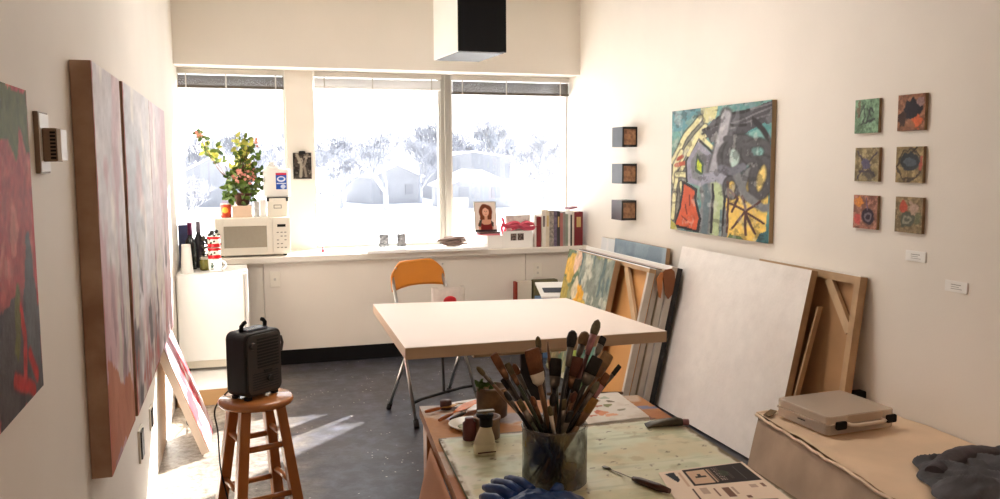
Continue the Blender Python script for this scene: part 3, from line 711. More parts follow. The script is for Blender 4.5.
tips = [(-0.265, 0.36, 1), (-0.21, 0.30, 1), (-0.30, 0.44, 2), (-0.16, 0.32, 1), (-0.02, 0.40, 1), (0.03, 0.42, 0), (0.06, 0.36, 1), (0.10, 0.38, 2), (0.13, 0.28, 0), (0.16, 0.16, 0), (0.15, 0.04, 0),
        (-0.08, 0.16, 0), (-0.12, 0.07, 0), (0.0, 0.28, 0), (0.05, 0.22, 2), (-0.03, 0.10, 0), (0.08, 0.10, 0), (-0.05, 0.2, 1), (0.1, 0.2, 0), (0.0, 0.05, 0), (0.04, 0.30, 1), (-0.09, 0.05, 0), (0.02, 0.36, 1), (0.155, 0.10, 0), (0.0, 0.18, 2), (0.06, 0.16, 2), (-0.04, 0.3, 1)]
for tx, tz, kd in tips:
    tip = crown + V3((tx, rnd.uniform(-0.07, 0.07), tz))
    mid = crown + V3((tx * 0.35, 0, tz * 0.62 + 0.02)) if tx > -0.15 else crown + V3((tx * 0.55, 0, tz * 0.35 + 0.03))
    stems.tube([crown, mid, tip], [0.004, 0.003, 0.0015], n=5)
    for q in range(13):
        b_ = mid.lerp(tip, rnd.uniform(0.55 if tx < -0.15 else 0.05, 1.03)) + V3((rnd.uniform(-1, 1), rnd.uniform(-1, 1), rnd.uniform(-1, 1))) * 0.022
        dv = V3((rnd.uniform(-1, 1), rnd.uniform(-1, 0.6), rnd.uniform(-0.6, 1)))
        leaf(ly if (kd == 1 and rnd.random() < 0.6) else lf, b_, dv, rnd.uniform(0.035, 0.062), rnd.uniform(0.011, 0.018))
    if kd == 2:
        fl = MB()
        for q in range(9): leaf(fl, tip + V3((rnd.uniform(-1, 1), rnd.uniform(-1, 1), rnd.uniform(-1, 0.6))) * 0.028, V3((rnd.uniform(-1, 1), rnd.uniform(-1, 0.2), rnd.uniform(-1, 1))), 0.03, 0.011)
        fl.build('flower', M['flower'], r)
for q in range(110):
    b_ = crown + V3((rnd.uniform(-0.115, 0.07), rnd.uniform(-0.08, 0.05), rnd.uniform(-0.06, 0.14)))
    leaf(lf, b_, V3((rnd.uniform(-1, 1), rnd.uniform(-1, 0.3), rnd.uniform(-1, 0.6))), rnd.uniform(0.04, 0.065), rnd.uniform(0.012, 0.018))
fl = MB()
for q in range(26):
    leaf(fl, crown + V3((rnd.uniform(-0.05, 0.08), rnd.uniform(-0.1, -0.03), rnd.uniform(0.08, 0.17))), V3((rnd.uniform(-1, 1), -0.5, rnd.uniform(-1, 1))), 0.03, 0.012)
fl.build('flower', M['flower'], r)
stems.build('stem', mk('stem_brown', S(120, 84, 70), 0.7), r); lf.build('foliage', M['leaf'], r); ly.build('young_foliage', M['leaf_y'], r)
# small packets and file box
for (x0, x1, h, lab, m_) in ((0.100, 0.138, 0.115, 'grey-printed small white carton between the plant and the file box', mk('grey_print', S(196, 196, 196), 0.6, var=0.25, scale=40)), (0.142, 0.186, 0.125, 'plain small white carton touching the file box on the microwave', M['paper'])):
    o = MB().box(x0, x1, 6.56, 6.62, MZ, MZ + h).build('small_carton', m_, origin=((x0 + x1) / 2, 6.59, MZ), bevel=0.002); tag(o, lab, 'box', 'small cartons on the microwave')
r = thing('file_box', 'cream card file box with black corners and label holder on the microwave', 'box', (0.267, 6.6, MZ))
MB().box(0.196, 0.340, 6.53, 6.72, MZ, MZ + 0.128).build('box_body', M['cream_plastic'], r, bevel=0.002)
MB().box(0.192, 0.344, 6.526, 6.724, MZ + 0.106, MZ + 0.14).build('lid', M['cream_plastic'], r, bevel=0.002)
mb = MB()
for x in (0.1915, 0.3285): mb.box(x, x + 0.016, 6.5248, 6.528, MZ + 0.115, MZ + 0.141)
mb.box(0.19, 0.346, 6.5248, 6.7255, MZ + 0.1395, MZ + 0.1425); mb.build('corner_trim', M['dark_plastic'], r)
mb = MB(); mb.box(0.24, 0.296, 6.527, 6.53, MZ + 0.062, MZ + 0.066); mb.box(0.24, 0.296, 6.527, 6.53, MZ + 0.085, MZ + 0.089); mb.box(0.24, 0.244, 6.527, 6.53, MZ + 0.062, MZ + 0.089); mb.box(0.292, 0.296, 6.527, 6.53, MZ + 0.062, MZ + 0.089)
mb.build('label_holder', mk('brass_grey', S(90, 84, 74), 0.4, 0.6), r)
JZ = MZ + 0.1425
r = thing('jug', 'white plastic jug with red and blue label standing on the file box', 'jug', (0.27, 6.62, JZ))
MB().rbox(0.172, 0.366, 6.56, 6.68, JZ, JZ + 0.212, 0.035, 'z', 5, smooth=False).rbox(0.195, 0.29, 6.575, 6.665, JZ + 0.205, JZ + 0.235, 0.03, 'z', 5).build('jug_body', M['white_plastic'], r, bevel=0.012, seg=3)
MB().lathe([(0.022, 0.235), (0.022, 0.262), (0.0, 0.264)], (0.235, 6.62, JZ), 16, cap1=False).build('cap', M['white_plastic'], r)
a = Art(24, 36, 0.7, (40, 84, 176)); a.poly([(0, 0.86), (1, 0.86), (1, 1), (0, 1)], (206, 44, 52), 0); a.ell(0.5, 0.62, 0.26, 0.16, (226, 232, 244), wob=0.0); a.ell(0.5, 0.64, 0.17, 0.09, (60, 104, 190), wob=0); a.ell(0.66, 0.16, 0.14, 0.12, (200, 214, 236), wob=0.1); a.stroke([(0.1, 0.36), (0.9, 0.36)], 0.06, (220, 226, 240), wob=0)
painted(a, 'label', (0.262, 6.5588, JZ + 0.06), (0.078, 0, 0), (0, 0, 0.122), M['print'], r)
# clipped dark picture on the pier
r = thing('clipboard_picture', 'small dark picture hanging from a clip on the pier between windows', 'picture', (0.478, YB - 0.045, 1.49))
a = Art(40, 56, 0.72, (70, 62, 56)); a.blot(6, 6, 91, 0.5, 0.62, (40, 34, 32)); a.stroke([(0.2, 0.95), (0.45, 0.55), (0.4, 0.1)], 0.12, (150, 140, 126)); a.stroke([(0.8, 0.95), (0.6, 0.5), (0.7, 0.1)], 0.10, (128, 116, 104)); a.blot(9, 14, 95, 0.6, 0.7, (176, 164, 150), 0.8)
MB().box(0.408, 0.548, YB - 0.056, YB - 0.0455, 1.375, 1.578).build('backing_board', M['dark_plastic'], r)
painted(a, 'picture_face', (0.410, YB - 0.0575, 1.377), (0.136, 0, 0), (0, 0, 0.199), M['paint'], r)
MB().rbox(0.452, 0.504, YB - 0.066, YB - 0.0577, 1.566, 1.592, 0.01, 'y').build('clip', M['black_metal'], r)

# ================================================================== RIGHT PART OF THE SILL
r = thing('trinket', 'tiny pink trinket on the sill under the left edge of the middle window', 'trinket', (0.60, 6.62, SILL))
MB().lathe([(0.012, 0), (0.016, 0.006), (0.010, 0.018), (0.006, 0.026), (0.0, 0.03)], (0.60, 6.62, SILL + 0.0005), 14, cap1=False).build('body', mk('pink_trinket', S(222, 80, 100), 0.4, var=0.1, scale=30), r)
MB().ball((0.60, 6.62, SILL + 0.034), 0.008, 10, 6).build('head', bpy.data.materials['pink_trinket'], r)
o = MB().box(0.90, 1.85, 6.345, 6.66, SILL + 0.0005, SILL + 0.024).build('shelf_board', M['enamel'], origin=(1.37, 6.5, SILL), bevel=0.003); tag(o, 'long white board lying on the sill below the middle window', 'board')
BZ = SILL + 0.0245
r = thing('photo_stand', 'clear stand holding two small grey photographs on the white board', 'frame', (1.12, 6.52, BZ))
MB().box(1.015, 1.228, 6.520, 6.5235, BZ, BZ + 0.112).build('clear_sheet', mk_translucent('clear_acrylic', (0.9, 0.92, 0.93, 1), 0.12), r)
MB().box(1.015, 1.228, 6.5235, 6.575, BZ, BZ + 0.004).build('stand_foot', mk_translucent('clear_acrylic_foot', (0.9, 0.92, 0.93, 1), 0.15), r)
for x0, x1, sd in ((1.018, 1.092, 61), (1.158, 1.226, 63)):
    a = Art(24, 34, 0.65, (150, 150, 152)); a.blot(8, 14, sd, 0.5, 0.65, (96, 98, 104)); a.blot(10, 10, sd + 1, 0.6, 0.7, (206, 206, 206))
    painted(a, 'photograph', (x0, 6.5185, BZ + 0.008), (x1 - x0, 0, 0), (0, 0, 0.098), M['print'], r)
# heap of driftwood sticks
mb = MB(); rnd = random.Random(4)
r = None
for i in range(17):
    ang = rnd.uniform(-0.35, 0.35); L = rnd.uniform(0.06, 0.11); cx = rnd.uniform(1.57, 1.66); cy = rnd.uniform(6.46, 6.54); z = BZ + 0.012 + (i // 5) * 0.017
    p0 = V3((cx - L * math.cos(ang), cy - L * math.sin(ang) * 0.6, z)); p1 = V3((cx + L * 0.8 * math.cos(ang), cy + L * math.sin(ang) * 0.6, z + rnd.uniform(0, 0.014)))
    q = MB().tube([p0, p0.lerp(p1, 0.5) + V3((0, 0, rnd.uniform(-0.001, 0.005))), p1], [0.007, 0.012, 0.008], n=6)
    o = q.build('driftwood_stick', (mk('driftwood_a', S(128, 106, 96), 0.8, var=0.3, scale=20) if i == 0 else bpy.data.materials['driftwood_a']), origin=tuple((p0 + p1) / 2))
    tag(o, 'brown stick lying in the small heap on the white board by the mullion', 'stick', 'sticks heaped on the white board')
# box with portrait and ribbon
r = thing('gift_box', 'low white box on the sill holding the portrait and the ribboned frame', 'box', (2.08, 6.52, SILL))
MB().box(1.865, 2.245, 6.44, 6.62, SILL, SILL + 0.085).build('box_body', M['paper'], r, bevel=0.003)
MB().box(1.861, 2.249, 6.436, 6.624, SILL + 0.085, SILL + 0.105).build('lid', M['paper'], r, bevel=0.003)
GB = SILL + 0.1055
for x0, lab, cc in ((1.80, 'thin grey-covered book lying under the portrait', (150, 140, 134)), (1.79, 'pink-edged booklet lying lowest under the portrait', (226, 130, 140))):
    pass
o = MB().box(1.79, 1.97, 6.43, 6.56, GB, GB + 0.012).build('booklet', mk('pink_booklet', S(222, 128, 142), 0.5, var=0.1, scale=9), origin=(1.9, 6.5, GB), bevel=0.002); tag(o, 'pink booklet lying lowest under the woman portrait', 'book')
o = MB().box(1.805, 1.975, 6.435, 6.555, GB + 0.0125, GB + 0.026).build('booklet', mk('dark_booklet', S(92, 62, 60), 0.5, var=0.1, scale=9), origin=(1.9, 6.5, GB + 0.0125), bevel=0.002); tag(o, 'dark brown book lying directly under the woman portrait', 'book')
PZ = GB + 0.027
a = Art(60, 80, 0.72, (226, 210, 200)); a.put(np.clip((a.s - 0.4), 0, 1) * 0.4, (206, 196, 190))
hair = (112, 58, 36)
a.ell(0.5, 0.66, 0.20, 0.24, hair, wob=0.06); a.ell(0.38, 0.5, 0.09, 0.2, hair, wob=0.06); a.ell(0.64, 0.52, 0.08, 0.22, hair, wob=0.06)
a.poly([(0.18, 0.0), (0.82, 0.0), (0.86, 0.28), (0.72, 0.40), (0.32, 0.40), (0.14, 0.28)], (206, 150, 122), 0.02)
a.poly([(0.24, 0.0), (0.80, 0.0), (0.76, 0.30), (0.66, 0.24), (0.40, 0.24), (0.30, 0.31)], (120, 36, 34), 0.02)
a.poly([(0.14, 0.2), (0.22, 0.38), (0.34, 0.40), (0.26, 0.16)], (70, 66, 60), 0.02); a.poly([(0.74, 0.38), (0.86, 0.30), (0.84, 0.14), (0.76, 0.2)], (70, 66, 60), 0.02)
a.poly([(0.45, 0.38), (0.58, 0.38), (0.58, 0.54), (0.45, 0.54)], (206, 150, 122), 0.01)
a.ell(0.51, 0.65, 0.10, 0.14, (222, 168, 142), wob=0.01)
a.stroke([(0.40, 0.78), (0.5, 0.83), (0.62, 0.76)], 0.05, hair); a.stroke([(0.46, 0.675), (0.485, 0.675)], 0.016, (60, 40, 34), wob=0); a.stroke([(0.545, 0.675), (0.575, 0.675)], 0.016, (60, 40, 34), wob=0)
a.stroke([(0.515, 0.65), (0.52, 0.61)], 0.014, (190, 130, 106), wob=0); a.stroke([(0.485, 0.57), (0.545, 0.57)], 0.018, (176, 60, 60), wob=0)
a.put(((a.s < 0.04) | (a.s > 0.96) | (a.t > 0.97)) * 1.0, (176, 170, 160)); a.put((a.t < 0.07) * 1.0, (60, 50, 52))
canvas('portrait_painting', 'small framed portrait of a long-haired woman in a dark red top on the sill', 'painting', (1.775, 6.47, PZ), (0.182, 0, 0), (0, 0.045, 0.238), 0.012, a, M['print'], M['cream_plastic'])
r = thing('ribbon_frame', 'small framed print tied with a pink ribbon bow standing on the white box', 'frame', (2.16, 6.46, GB))
MB().box(2.03, 2.235, 6.475, 6.487, GB, GB + 0.155).build('frame', M['cream_plastic'], r, bevel=0.003)
a = Art(40, 30, 1.35, (222, 218, 212)); a.blot(4, 4, 71, 0.5, 0.6, (200, 190, 186))
painted(a, 'print_face', (2.038, 6.4738, GB + 0.006), (0.19, 0, 0), (0, 0, 0.143), M['print'], r)
mb = MB(); rb = mk_translucent('pink_ribbon', S(236, 110, 134), 0.62, 0.4)
cx, cz, cy = 2.14, GB + 0.072, 6.455
rnd = random.Random(21)
for sg in (-1, 1):
    for k in range(9):
        A = 0.040 + 0.006 * k; hgt = rnd.uniform(-0.030, 0.034)
        pts = [(cx + sg * A * (1 - math.cos(t)) / 1.1, cy - 0.012 * math.sin(t) - 0.0015 * k, cz + hgt * math.sin(t) + 0.008 * math.sin(2.2 * t + k)) for t in np.linspace(0, math.pi * 0.95, 9)]
        mb.tube(pts, 0.012, n=6, flat=0.15, ref=(0, 0, 1))
for sg in (-1, 1): mb.tube([(cx, cy, cz), (cx + sg * 0.03, cy - 0.004, cz - 0.02), (cx + sg * 0.075, cy, cz - 0.045)], 0.010, n=6, flat=0.2, ref=(0, 1, 0))
mb.ball((cx, cy - 0.012, cz), 0.013, 8, 5, sc=(1, 0.7, 1)); mb.build('ribbon_bow', rb, r)
mb = MB(); mb.tube([(2.0, 6.45, GB), (1.985, 6.45, GB + 0.05), (2.005, 6.45, GB + 0.10), (1.99, 6.45, GB + 0.14)], 0.012, n=6, flat=0.25); mb.tube([(2.01, 6.46, GB), (2.02, 6.46, GB + 0.06), (2.0, 6.46, GB + 0.12)], 0.010, n=6, flat=0.25)
o = mb.build('pink_ribbon', rb, origin=(2.0, 6.45, GB)); tag(o, 'loose curl of pink ribbon between the portrait and the ribboned frame', 'ribbon')
r = thing('photo_card', 'white card with two dark photographs on the front of the white box', 'card', (2.15, 6.434, SILL))
MB().box(1.99, 2.24, 6.430, 6.4345, SILL + 0.0005, SILL + 0.135).build('card', M['paper'], r)
for x0, x1, sd in ((2.055, 2.105, 81), (2.112, 2.165, 83)):
    a = Art(20, 20, 1, (128, 112, 104)); a.blot(6, 6, sd, 0.45, 0.6, (66, 58, 56)); painted(a, 'photograph', (x0, 6.4285, SILL + 0.06), (x1 - x0, 0, 0), (0, 0, 0.055), M['print'], r)
# books
books = [(2.290, 2.302, 0.24, 'pale', (222, 212, 202), 'thin pale booklet leaning at the left end of the book row', 0.02),
         (2.304, 2.342, 0.225, 'dark red', (132, 38, 42), 'dark red book second from the left end of the row', 0.0),
         (2.349, 2.384, 0.275, 'white', (228, 220, 208), 'tall off-white book next to the dark red one near the left', 0.0),
         (2.386, 2.414, 0.278, 'cream', (214, 202, 180), 'tall cream book left of the patterned spines', 0.0),
         (2.416, 2.452, 0.272, 'pattern', (170, 160, 150), 'book with black and white patterned spine', 0.0),
         (2.454, 2.478, 0.262, 'violet', (118, 104, 128), 'violet-grey patterned book mid row', 0.0),
         (2.480, 2.506, 0.265, 'charcoal', (62, 58, 60), 'charcoal book at the middle of the row', 0.0),
         (2.508, 2.530, 0.25, 'pinkish', (176, 110, 104), 'rose-brown book right of the charcoal one', 0.0),
         (2.532, 2.552, 0.262, 'grey', (150, 144, 138), 'mid grey book right of the rose-brown one', 0.0),
         (2.554, 2.576, 0.240, 'sage', (148, 158, 142), 'sage green-grey book in the right half of the row', 0.0),
         (2.578, 2.596, 0.25, 'white2', (232, 228, 220), 'slim bright white book in the right half of the row', 0.0),
         (2.598, 2.610, 0.235, 'black', (36, 34, 36), 'thin black book left of the white slipcase', 0.0),
         (2.612, 2.628, 0.265, 'ivory', (226, 216, 200), 'slim ivory book against the big maroon volume', 0.0),
         (2.631, 2.705, 0.258, 'maroon', (118, 26, 34), 'thick maroon volume at the right end of the book row', 0.0)]
M['page'] = mk('book_pages', S(232, 224, 208), 0.8, var=0.05, scale=40)
for bi, (x0, x1, h, nm, c, lab, ln) in enumerate(books):
    x0 -= 0.03; x1 -= 0.03
    dp = 0.16 + 0.02 * ((bi * 7) % 3)
    r = thing('book', lab, 'book', ((x0 + x1) / 2, 6.43 + dp / 2, SILL + 0.0005), 'books in the row on the sill', (0, 0, 0))
    h += 0.018
    cm = mk('cover_' + nm, S(*c), 0.5, var=0.55 if nm in ('pattern', 'violet') else 0.12, scale=45 if nm in ('pattern', 'violet') else 15)
    y0, z0 = 6.43, SILL + 0.0005; tk = min(0.0025, (x1 - x0) * 0.2)
    cv = MB(); cv.box(x0, x1, y0, y0 + 0.003, z0, z0 + h); cv.box(x0, x0 + tk, y0 + 0.003, y0 + dp, z0, z0 + h); cv.box(x1 - tk, x1, y0 + 0.003, y0 + dp, z0, z0 + h)
    cv.build('cover', cm, r)
    MB().box(x0 + tk, x1 - tk, y0 + 0.003, y0 + dp - 0.004, z0 + 0.003, z0 + h - 0.004).build('pages', M['page'], r)
    if nm in ('maroon', 'white', 'cream', 'charcoal'):
        MB().box(x0 + (x1 - x0) * 0.25, x1 - (x1 - x0) * 0.25, y0 - 0.0008, y0, z0 + h * 0.55, z0 + h * 0.85).build('spine_title', mk('title_' + nm, S(200, 170, 110) if nm != 'white' else S(120, 110, 104), 0.5), r)
o = MB().obox((2.56, 6.44, SILL + 0.295), (0.07, 0, 0.012), (0, 0.11, 0), (0, 0, 0.013)).build('pamphlet', mk('rose_pamphlet', S(150, 92, 104), 0.5, var=0.2, scale=12), origin=(2.61, 6.5, SILL + 0.269)); tag(o, 'rose pamphlet lying on top of the books near the right end', 'book')

# ================================================================== RIGHT WALL
a = Art(200, 150, 1.42, (104, 148, 142)); a.asp = 0.80
TEAL, TEAL2, PALE, CREAM = (84, 140, 138), (120, 166, 160), (176, 198, 190), (214, 208, 158)
DK, DG, MG, LG, YE, RE = (46, 43, 44), (80, 79, 81), (120, 121, 123), (160, 158, 164), (232, 196, 104), (200, 92, 60)
a.blot(5, 5, 101, 0.42, 0.6, TEAL2, 0.8); a.blot(9, 9, 103, 0.55, 0.66, (74, 118, 122), 0.6)
a.poly([(0, 0.82), (0.3, 0.86), (0.36, 1), (0, 1)], (96, 142, 150), 0.05); a.blot(10, 10, 105, 0.56, 0.64, (150, 160, 130), 0.4)
a.poly([(0.33, 1.0), (0.50, 1.0), (0.48, 0.90), (0.36, 0.86)], (206, 202, 152), 0.05)
# left fan of cream strokes over grey green
a.poly([(0, 0), (0.12, 0), (0.2, 0.5), (0.42, 0.78), (0.34, 0.92), (0.1, 0.72), (0, 0.6)], (120, 120, 108), 0.04)
for p, w_ in (([(0.02, 0.58), (0.14, 0.76), (0.33, 0.92)], 0.04), ([(0.05, 0.50), (0.20, 0.70), (0.38, 0.85)], 0.036), ([(0.03, 0.40), (0.05, 0.55), (0.12, 0.66)], 0.04), ([(0.03, 0.25), (0.07, 0.45), (0.16, 0.56)], 0.034), ([(0.16, 0.56), (0.30, 0.74), (0.40, 0.79)], 0.03), ([(0.02, 0.1), (0.05, 0.3)], 0.036), ([(0.07, 0.47), (0.24, 0.46)], 0.045), ([(0.12, 0.40), (0.14, 0.16)], 0.022)):
    a.stroke(p, w_ + 0.016, DK, wob=0.03, op=0.8); a.stroke(p, w_, CREAM, wob=0.03)
a.stroke([(0.06, 0.55), (0.16, 0.56)], 0.035, (170, 84, 60)); a.stroke([(0.08, 0.60), (0.13, 0.62)], 0.03, (160, 74, 54))
# dark bough at the top right
a.poly([(0.36, 0.80), (0.46, 0.90), (0.70, 0.93), (1.0, 1.0), (1.0, 0.84), (0.74, 0.76), (0.60, 0.76), (0.44, 0.72)], (72, 70, 74), 0.04)
for p in ([(0.42, 0.84), (0.7, 0.87), (1, 0.95)], [(0.46, 0.78), (0.62, 0.82), (0.98, 0.90)], [(0.6, 0.92), (1.0, 0.98)]): a.stroke(p, 0.014, (112, 110, 114), wob=0.02)
for p in ([(0.36, 0.82), (0.5, 0.86), (0.78, 0.84)], [(0.5, 0.91), (0.8, 0.95)], [(0.84, 0.88), (1.0, 0.75)]): a.stroke(p, 0.022, DK, wob=0.03)
a.poly([(0.66, 0.76), (0.76, 0.77), (0.94, 0.84), (1, 0.80), (1, 0.60), (0.86, 0.62), (0.74, 0.70)], TEAL, 0.03); a.poly([(0.74, 0.76), (0.92, 0.80), (0.98, 0.70), (0.86, 0.66)], TEAL2, 0.04)
a.stroke([(0.86, 0.86), (0.99, 0.72)], 0.035, DK)
# yellow ground lower right
a.poly([(0.60, 0.0), (0.97, 0.0), (1, 0.5), (0.86, 0.58), (0.74, 0.46), (0.62, 0.46)], YE, 0.03); a.blot(10, 10, 109, 0.58, 0.66, (216, 150, 74), 0.25 * 0)
a.poly([(0.62, 0.30), (0.72, 0.30), (0.74, 0.46), (0.62, 0.46)], (206, 160, 84), 0.03)
# grey centre
a.poly([(0.30, 0.0), (0.62, 0.0), (0.61, 0.30), (0.64, 0.5), (0.46, 0.56), (0.30, 0.46), (0.36, 0.25)], MG, 0.04); a.blot(14, 8, 111, 0.55, 0.62, (146, 148, 152), 0.35)
a.stroke([(0.395, 0.0), (0.42, 0.30), (0.38, 0.44)], 0.05, (98, 112, 118)); a.stroke([(0.50, 0.02), (0.53, 0.28), (0.50, 0.42)], 0.075, (176, 190, 146)); a.stroke([(0.465, 0.02), (0.475, 0.4)], 0.018, DK); a.stroke([(0.575, 0.0), (0.59, 0.40)], 0.018, DK); a.stroke([(0.56, 0.0), (0.555, 0.2)], 0.02, (104, 128, 132))
# red form
a.poly([(0.03, 0.02), (0.33, 0.0), (0.36, 0.12), (0.30, 0.28), (0.31, 0.36), (0.14, 0.42), (0.10, 0.2)], DK, 0.02); a.poly([(0.06, 0.045), (0.30, 0.02), (0.33, 0.12), (0.275, 0.27), (0.28, 0.34), (0.155, 0.39), (0.125, 0.2)], RE, 0.02)
for p in ([(0.18, 0.22), (0.2, 0.14)], [(0.22, 0.30), (0.23, 0.22)], [(0.14, 0.12), (0.2, 0.09)]): a.stroke(p, 0.012, (120, 52, 40))
a.poly([(0, 0), (0.08, 0), (0.05, 0.06), (0, 0.08)], (178, 170, 90), 0.03)
# house-shaped loop with the yellow-green heart
H6 = [(0.22, 0.42), (0.20, 0.58), (0.31, 0.71), (0.43, 0.62), (0.45, 0.46), (0.34, 0.40)]
a.poly(H6, MG, 0.02); a.stroke(H6 + H6[:1], 0.045, (142, 140, 154), wob=0.02); a.stroke([(0.19, 0.41), (0.17, 0.58), (0.31, 0.755), (0.465, 0.64)], 0.016, DK, wob=0.02)
a.stroke([(0.20, 0.63), (0.31, 0.79), (0.46, 0.68)], 0.032, CREAM, wob=0.02); a.poly([(0.275, 0.50), (0.30, 0.64), (0.375, 0.56), (0.36, 0.46)], (64, 84, 66), 0.01); a.poly([(0.295, 0.52), (0.31, 0.60), (0.355, 0.55), (0.345, 0.49)], (186, 200, 60), 0.01)
# vertical lilac stroke
a.stroke([(0.585, 0.93), (0.53, 0.68), (0.47, 0.5)], 0.10, DG, wob=0.02); a.stroke([(0.59, 0.92), (0.535, 0.68), (0.48, 0.5)], 0.075, LG, wob=0.02)
a.stroke([(0.38, 0.44), (0.52, 0.46), (0.66, 0.42)], 0.075, (150, 150, 164), wob=0.04)
# loops
def loop(cx, cy, rx, ry, inner, w_=0.055, rot=0.0):
    P = [(cx + (rx * math.cos(t) * math.cos(rot) - ry * math.sin(t) * math.sin(rot)) / a.asp, cy + rx * math.cos(t) * math.sin(rot) + ry * math.sin(t) * math.cos(rot)) for t in np.linspace(0, 2 * math.pi, 20)]
    if inner: a.poly(P, inner, 0.01)
    a.stroke(P, w_ + 0.018, DK, wob=0.02, op=0.75); a.stroke(P, w_, MG if w_ > 0.05 else DG, wob=0.02)
loop(0.66, 0.60, 0.085, 0.105, PALE, 0.05); loop(0.74, 0.60, 0.115, 0.15, None, 0.045); loop(0.88, 0.64, 0.085, 0.07, TEAL2, 0.05)
loop(0.84, 0.42, 0.06, 0.10, YE, 0.055, -0.35); loop(0.93, 0.46, 0.06, 0.13, (226, 200, 120), 0.05, -0.2); loop(0.66, 0.38, 0.05, 0.07, YE, 0.03)
a.stroke([(0.60, 0.74), (0.74, 0.74), (0.84, 0.60), (0.98, 0.58)], 0.05, DG, wob=0.03); a.stroke([(0.70, 0.48), (0.78, 0.34), (0.95, 0.25), (1, 0.26)], 0.06, MG, wob=0.03); a.stroke([(0.56, 0.52), (0.66, 0.50), (0.76, 0.54)], 0.06, (108, 108, 118))
for p in ([(0.64, 0.26), (0.78, 0.22), (0.96, 0.14)], [(0.68, 0.08), (0.80, 0.22), (0.92, 0.30)], [(0.80, 0.04), (0.80, 0.22), (0.76, 0.32)], [(0.64, 0.36), (0.72, 0.30), (0.67, 0.2)], [(0.63, 0.04), (0.62, 0.42)], [(0.88, 0.06), (0.80, 0.20)]):
    a.stroke(p, 0.018, (84, 56, 54), wob=0.03)
a.poly([(0.88, 0), (1, 0), (1, 0.10), (0.92, 0.07)], (70, 110, 116), 0.04); a.poly([(0.62, 0), (0.78, 0), (0.74, 0.03), (0.64, 0.04)], (96, 120, 80), 0.04)
a.blot(18, 18, 115, 0.62, 0.68, DK, 0.35); a.blot(20, 12, 117, 0.64, 0.7, (206, 204, 200), 0.35); a.grain(0.12, 34, 34)
M['big_side'] = mk('painting_side', S(170, 146, 112), 0.7, var=0.15, scale=10)
big = canvas('abstract_painting', 'large square abstract painting of grey loops with red and yellow on the right wall', 'painting', (2.692, 4.985, 1.060), (0, -1.083, 0), (0, 0, 0.760), 0.0275, a, M['paint'], M['big_side'])

# six small square paintings
def art_small(base, seed):
    return Art(44, 44, 1, base).blot(5, 5, seed, 0.4, 0.6, tuple(c * 0.8 for c in base)).blot(9, 9, seed + 2, 0.52, 0.66, tuple(min(255, c * 1.2) for c in base), 0.8)
smalls = []
a = art_small((120, 150, 122), 201); [a.stroke(p, 0.05, (66, 70, 70), wob=0.12, soft=0.6, op=0.8) for p in ([(0.2, 0.5), (0.35, 0.8), (0.45, 0.5), (0.3, 0.25)], [(0.5, 0.3), (0.65, 0.75), (0.8, 0.6)], [(0.4, 0.3), (0.8, 0.4)], [(0.7, 0.5), (0.55, 0.7)])]; a.ell(0.15, 0.7, 0.08, 0.25, (120, 96, 82), wob=0.2, op=0.7)
smalls.append((a, 3.267, 1.623, 'green'))
a = art_small((150, 106, 82), 211); a.ell(0.55, 0.58, 0.30, 0.26, (44, 40, 46), wob=0.3, rot=0.4); a.ell(0.72, 0.25, 0.16, 0.14, (206, 104, 66), wob=0.3); a.ell(0.2, 0.3, 0.12, 0.2, (70, 52, 48), wob=0.3); a.ell(0.8, 0.8, 0.12, 0.12, (150, 120, 116), wob=0.2)
smalls.append((a, 3.003, 1.625, 'black and orange'))
a = art_small((146, 132, 100), 221); [a.stroke(p, 0.06, (84, 76, 82), wob=0.15, soft=0.6) for p in ([(0.1, 0.9), (0.45, 0.5), (0.15, 0.1)], [(0.9, 0.85), (0.5, 0.5), (0.85, 0.2)], [(0.2, 0.3), (0.8, 0.3)])]; a.ell(0.45, 0.52, 0.16, 0.14, (96, 92, 112), wob=0.2); a.ell(0.6, 0.2, 0.22, 0.12, (78, 74, 72), wob=0.2, op=0.7)
smalls.append((a, 3.255, 1.407, 'umber'))
a = art_small((158, 138, 100), 231); a.ell(0.5, 0.58, 0.34, 0.24, (58, 62, 66), wob=0.15); a.ell(0.52, 0.58, 0.22, 0.10, (86, 94, 100), wob=0.15); a.ell(0.5, 0.5, 0.42, 0.42, (80, 70, 60), ring=0.1, wob=0.2); a.stroke([(0.6, 0.85), (0.75, 0.98)], 0.05, (66, 58, 50)); a.ell(0.9, 0.55, 0.05, 0.2, (170, 90, 76), wob=0.2)
smalls.append((a, 3.001, 1.407, 'dark oval'))
a = art_small((158, 112, 96), 241); a.ell(0.62, 0.38, 0.24, 0.24, (62, 52, 62), wob=0.15); a.ell(0.62, 0.36, 0.12, 0.12, (112, 100, 108), ring=0.35, wob=0.1); a.ell(0.25, 0.8, 0.2, 0.12, (206, 132, 66), wob=0.3); a.ell(0.2, 0.25, 0.14, 0.14, (190, 88, 82), wob=0.2); a.stroke([(0.55, 0.9), (0.6, 0.6)], 0.06, (112, 92, 108), wob=0.1)
smalls.append((a, 3.254, 1.193, 'red and plum'))
a = art_small((144, 126, 96), 251); a.ell(0.3, 0.72, 0.16, 0.16, (176, 84, 66), wob=0.2); a.ell(0.45, 0.36, 0.24, 0.2, (92, 94, 82), wob=0.2); a.ell(0.45, 0.36, 0.13, 0.1, (138, 136, 118), ring=0.4, wob=0.15); a.ell(0.65, 0.7, 0.16, 0.14, (176, 150, 132), wob=0.3); a.ell(0.8, 0.45, 0.12, 0.16, (112, 112, 86), wob=0.3)
smalls.append((a, 2.993, 1.195, 'olive'))
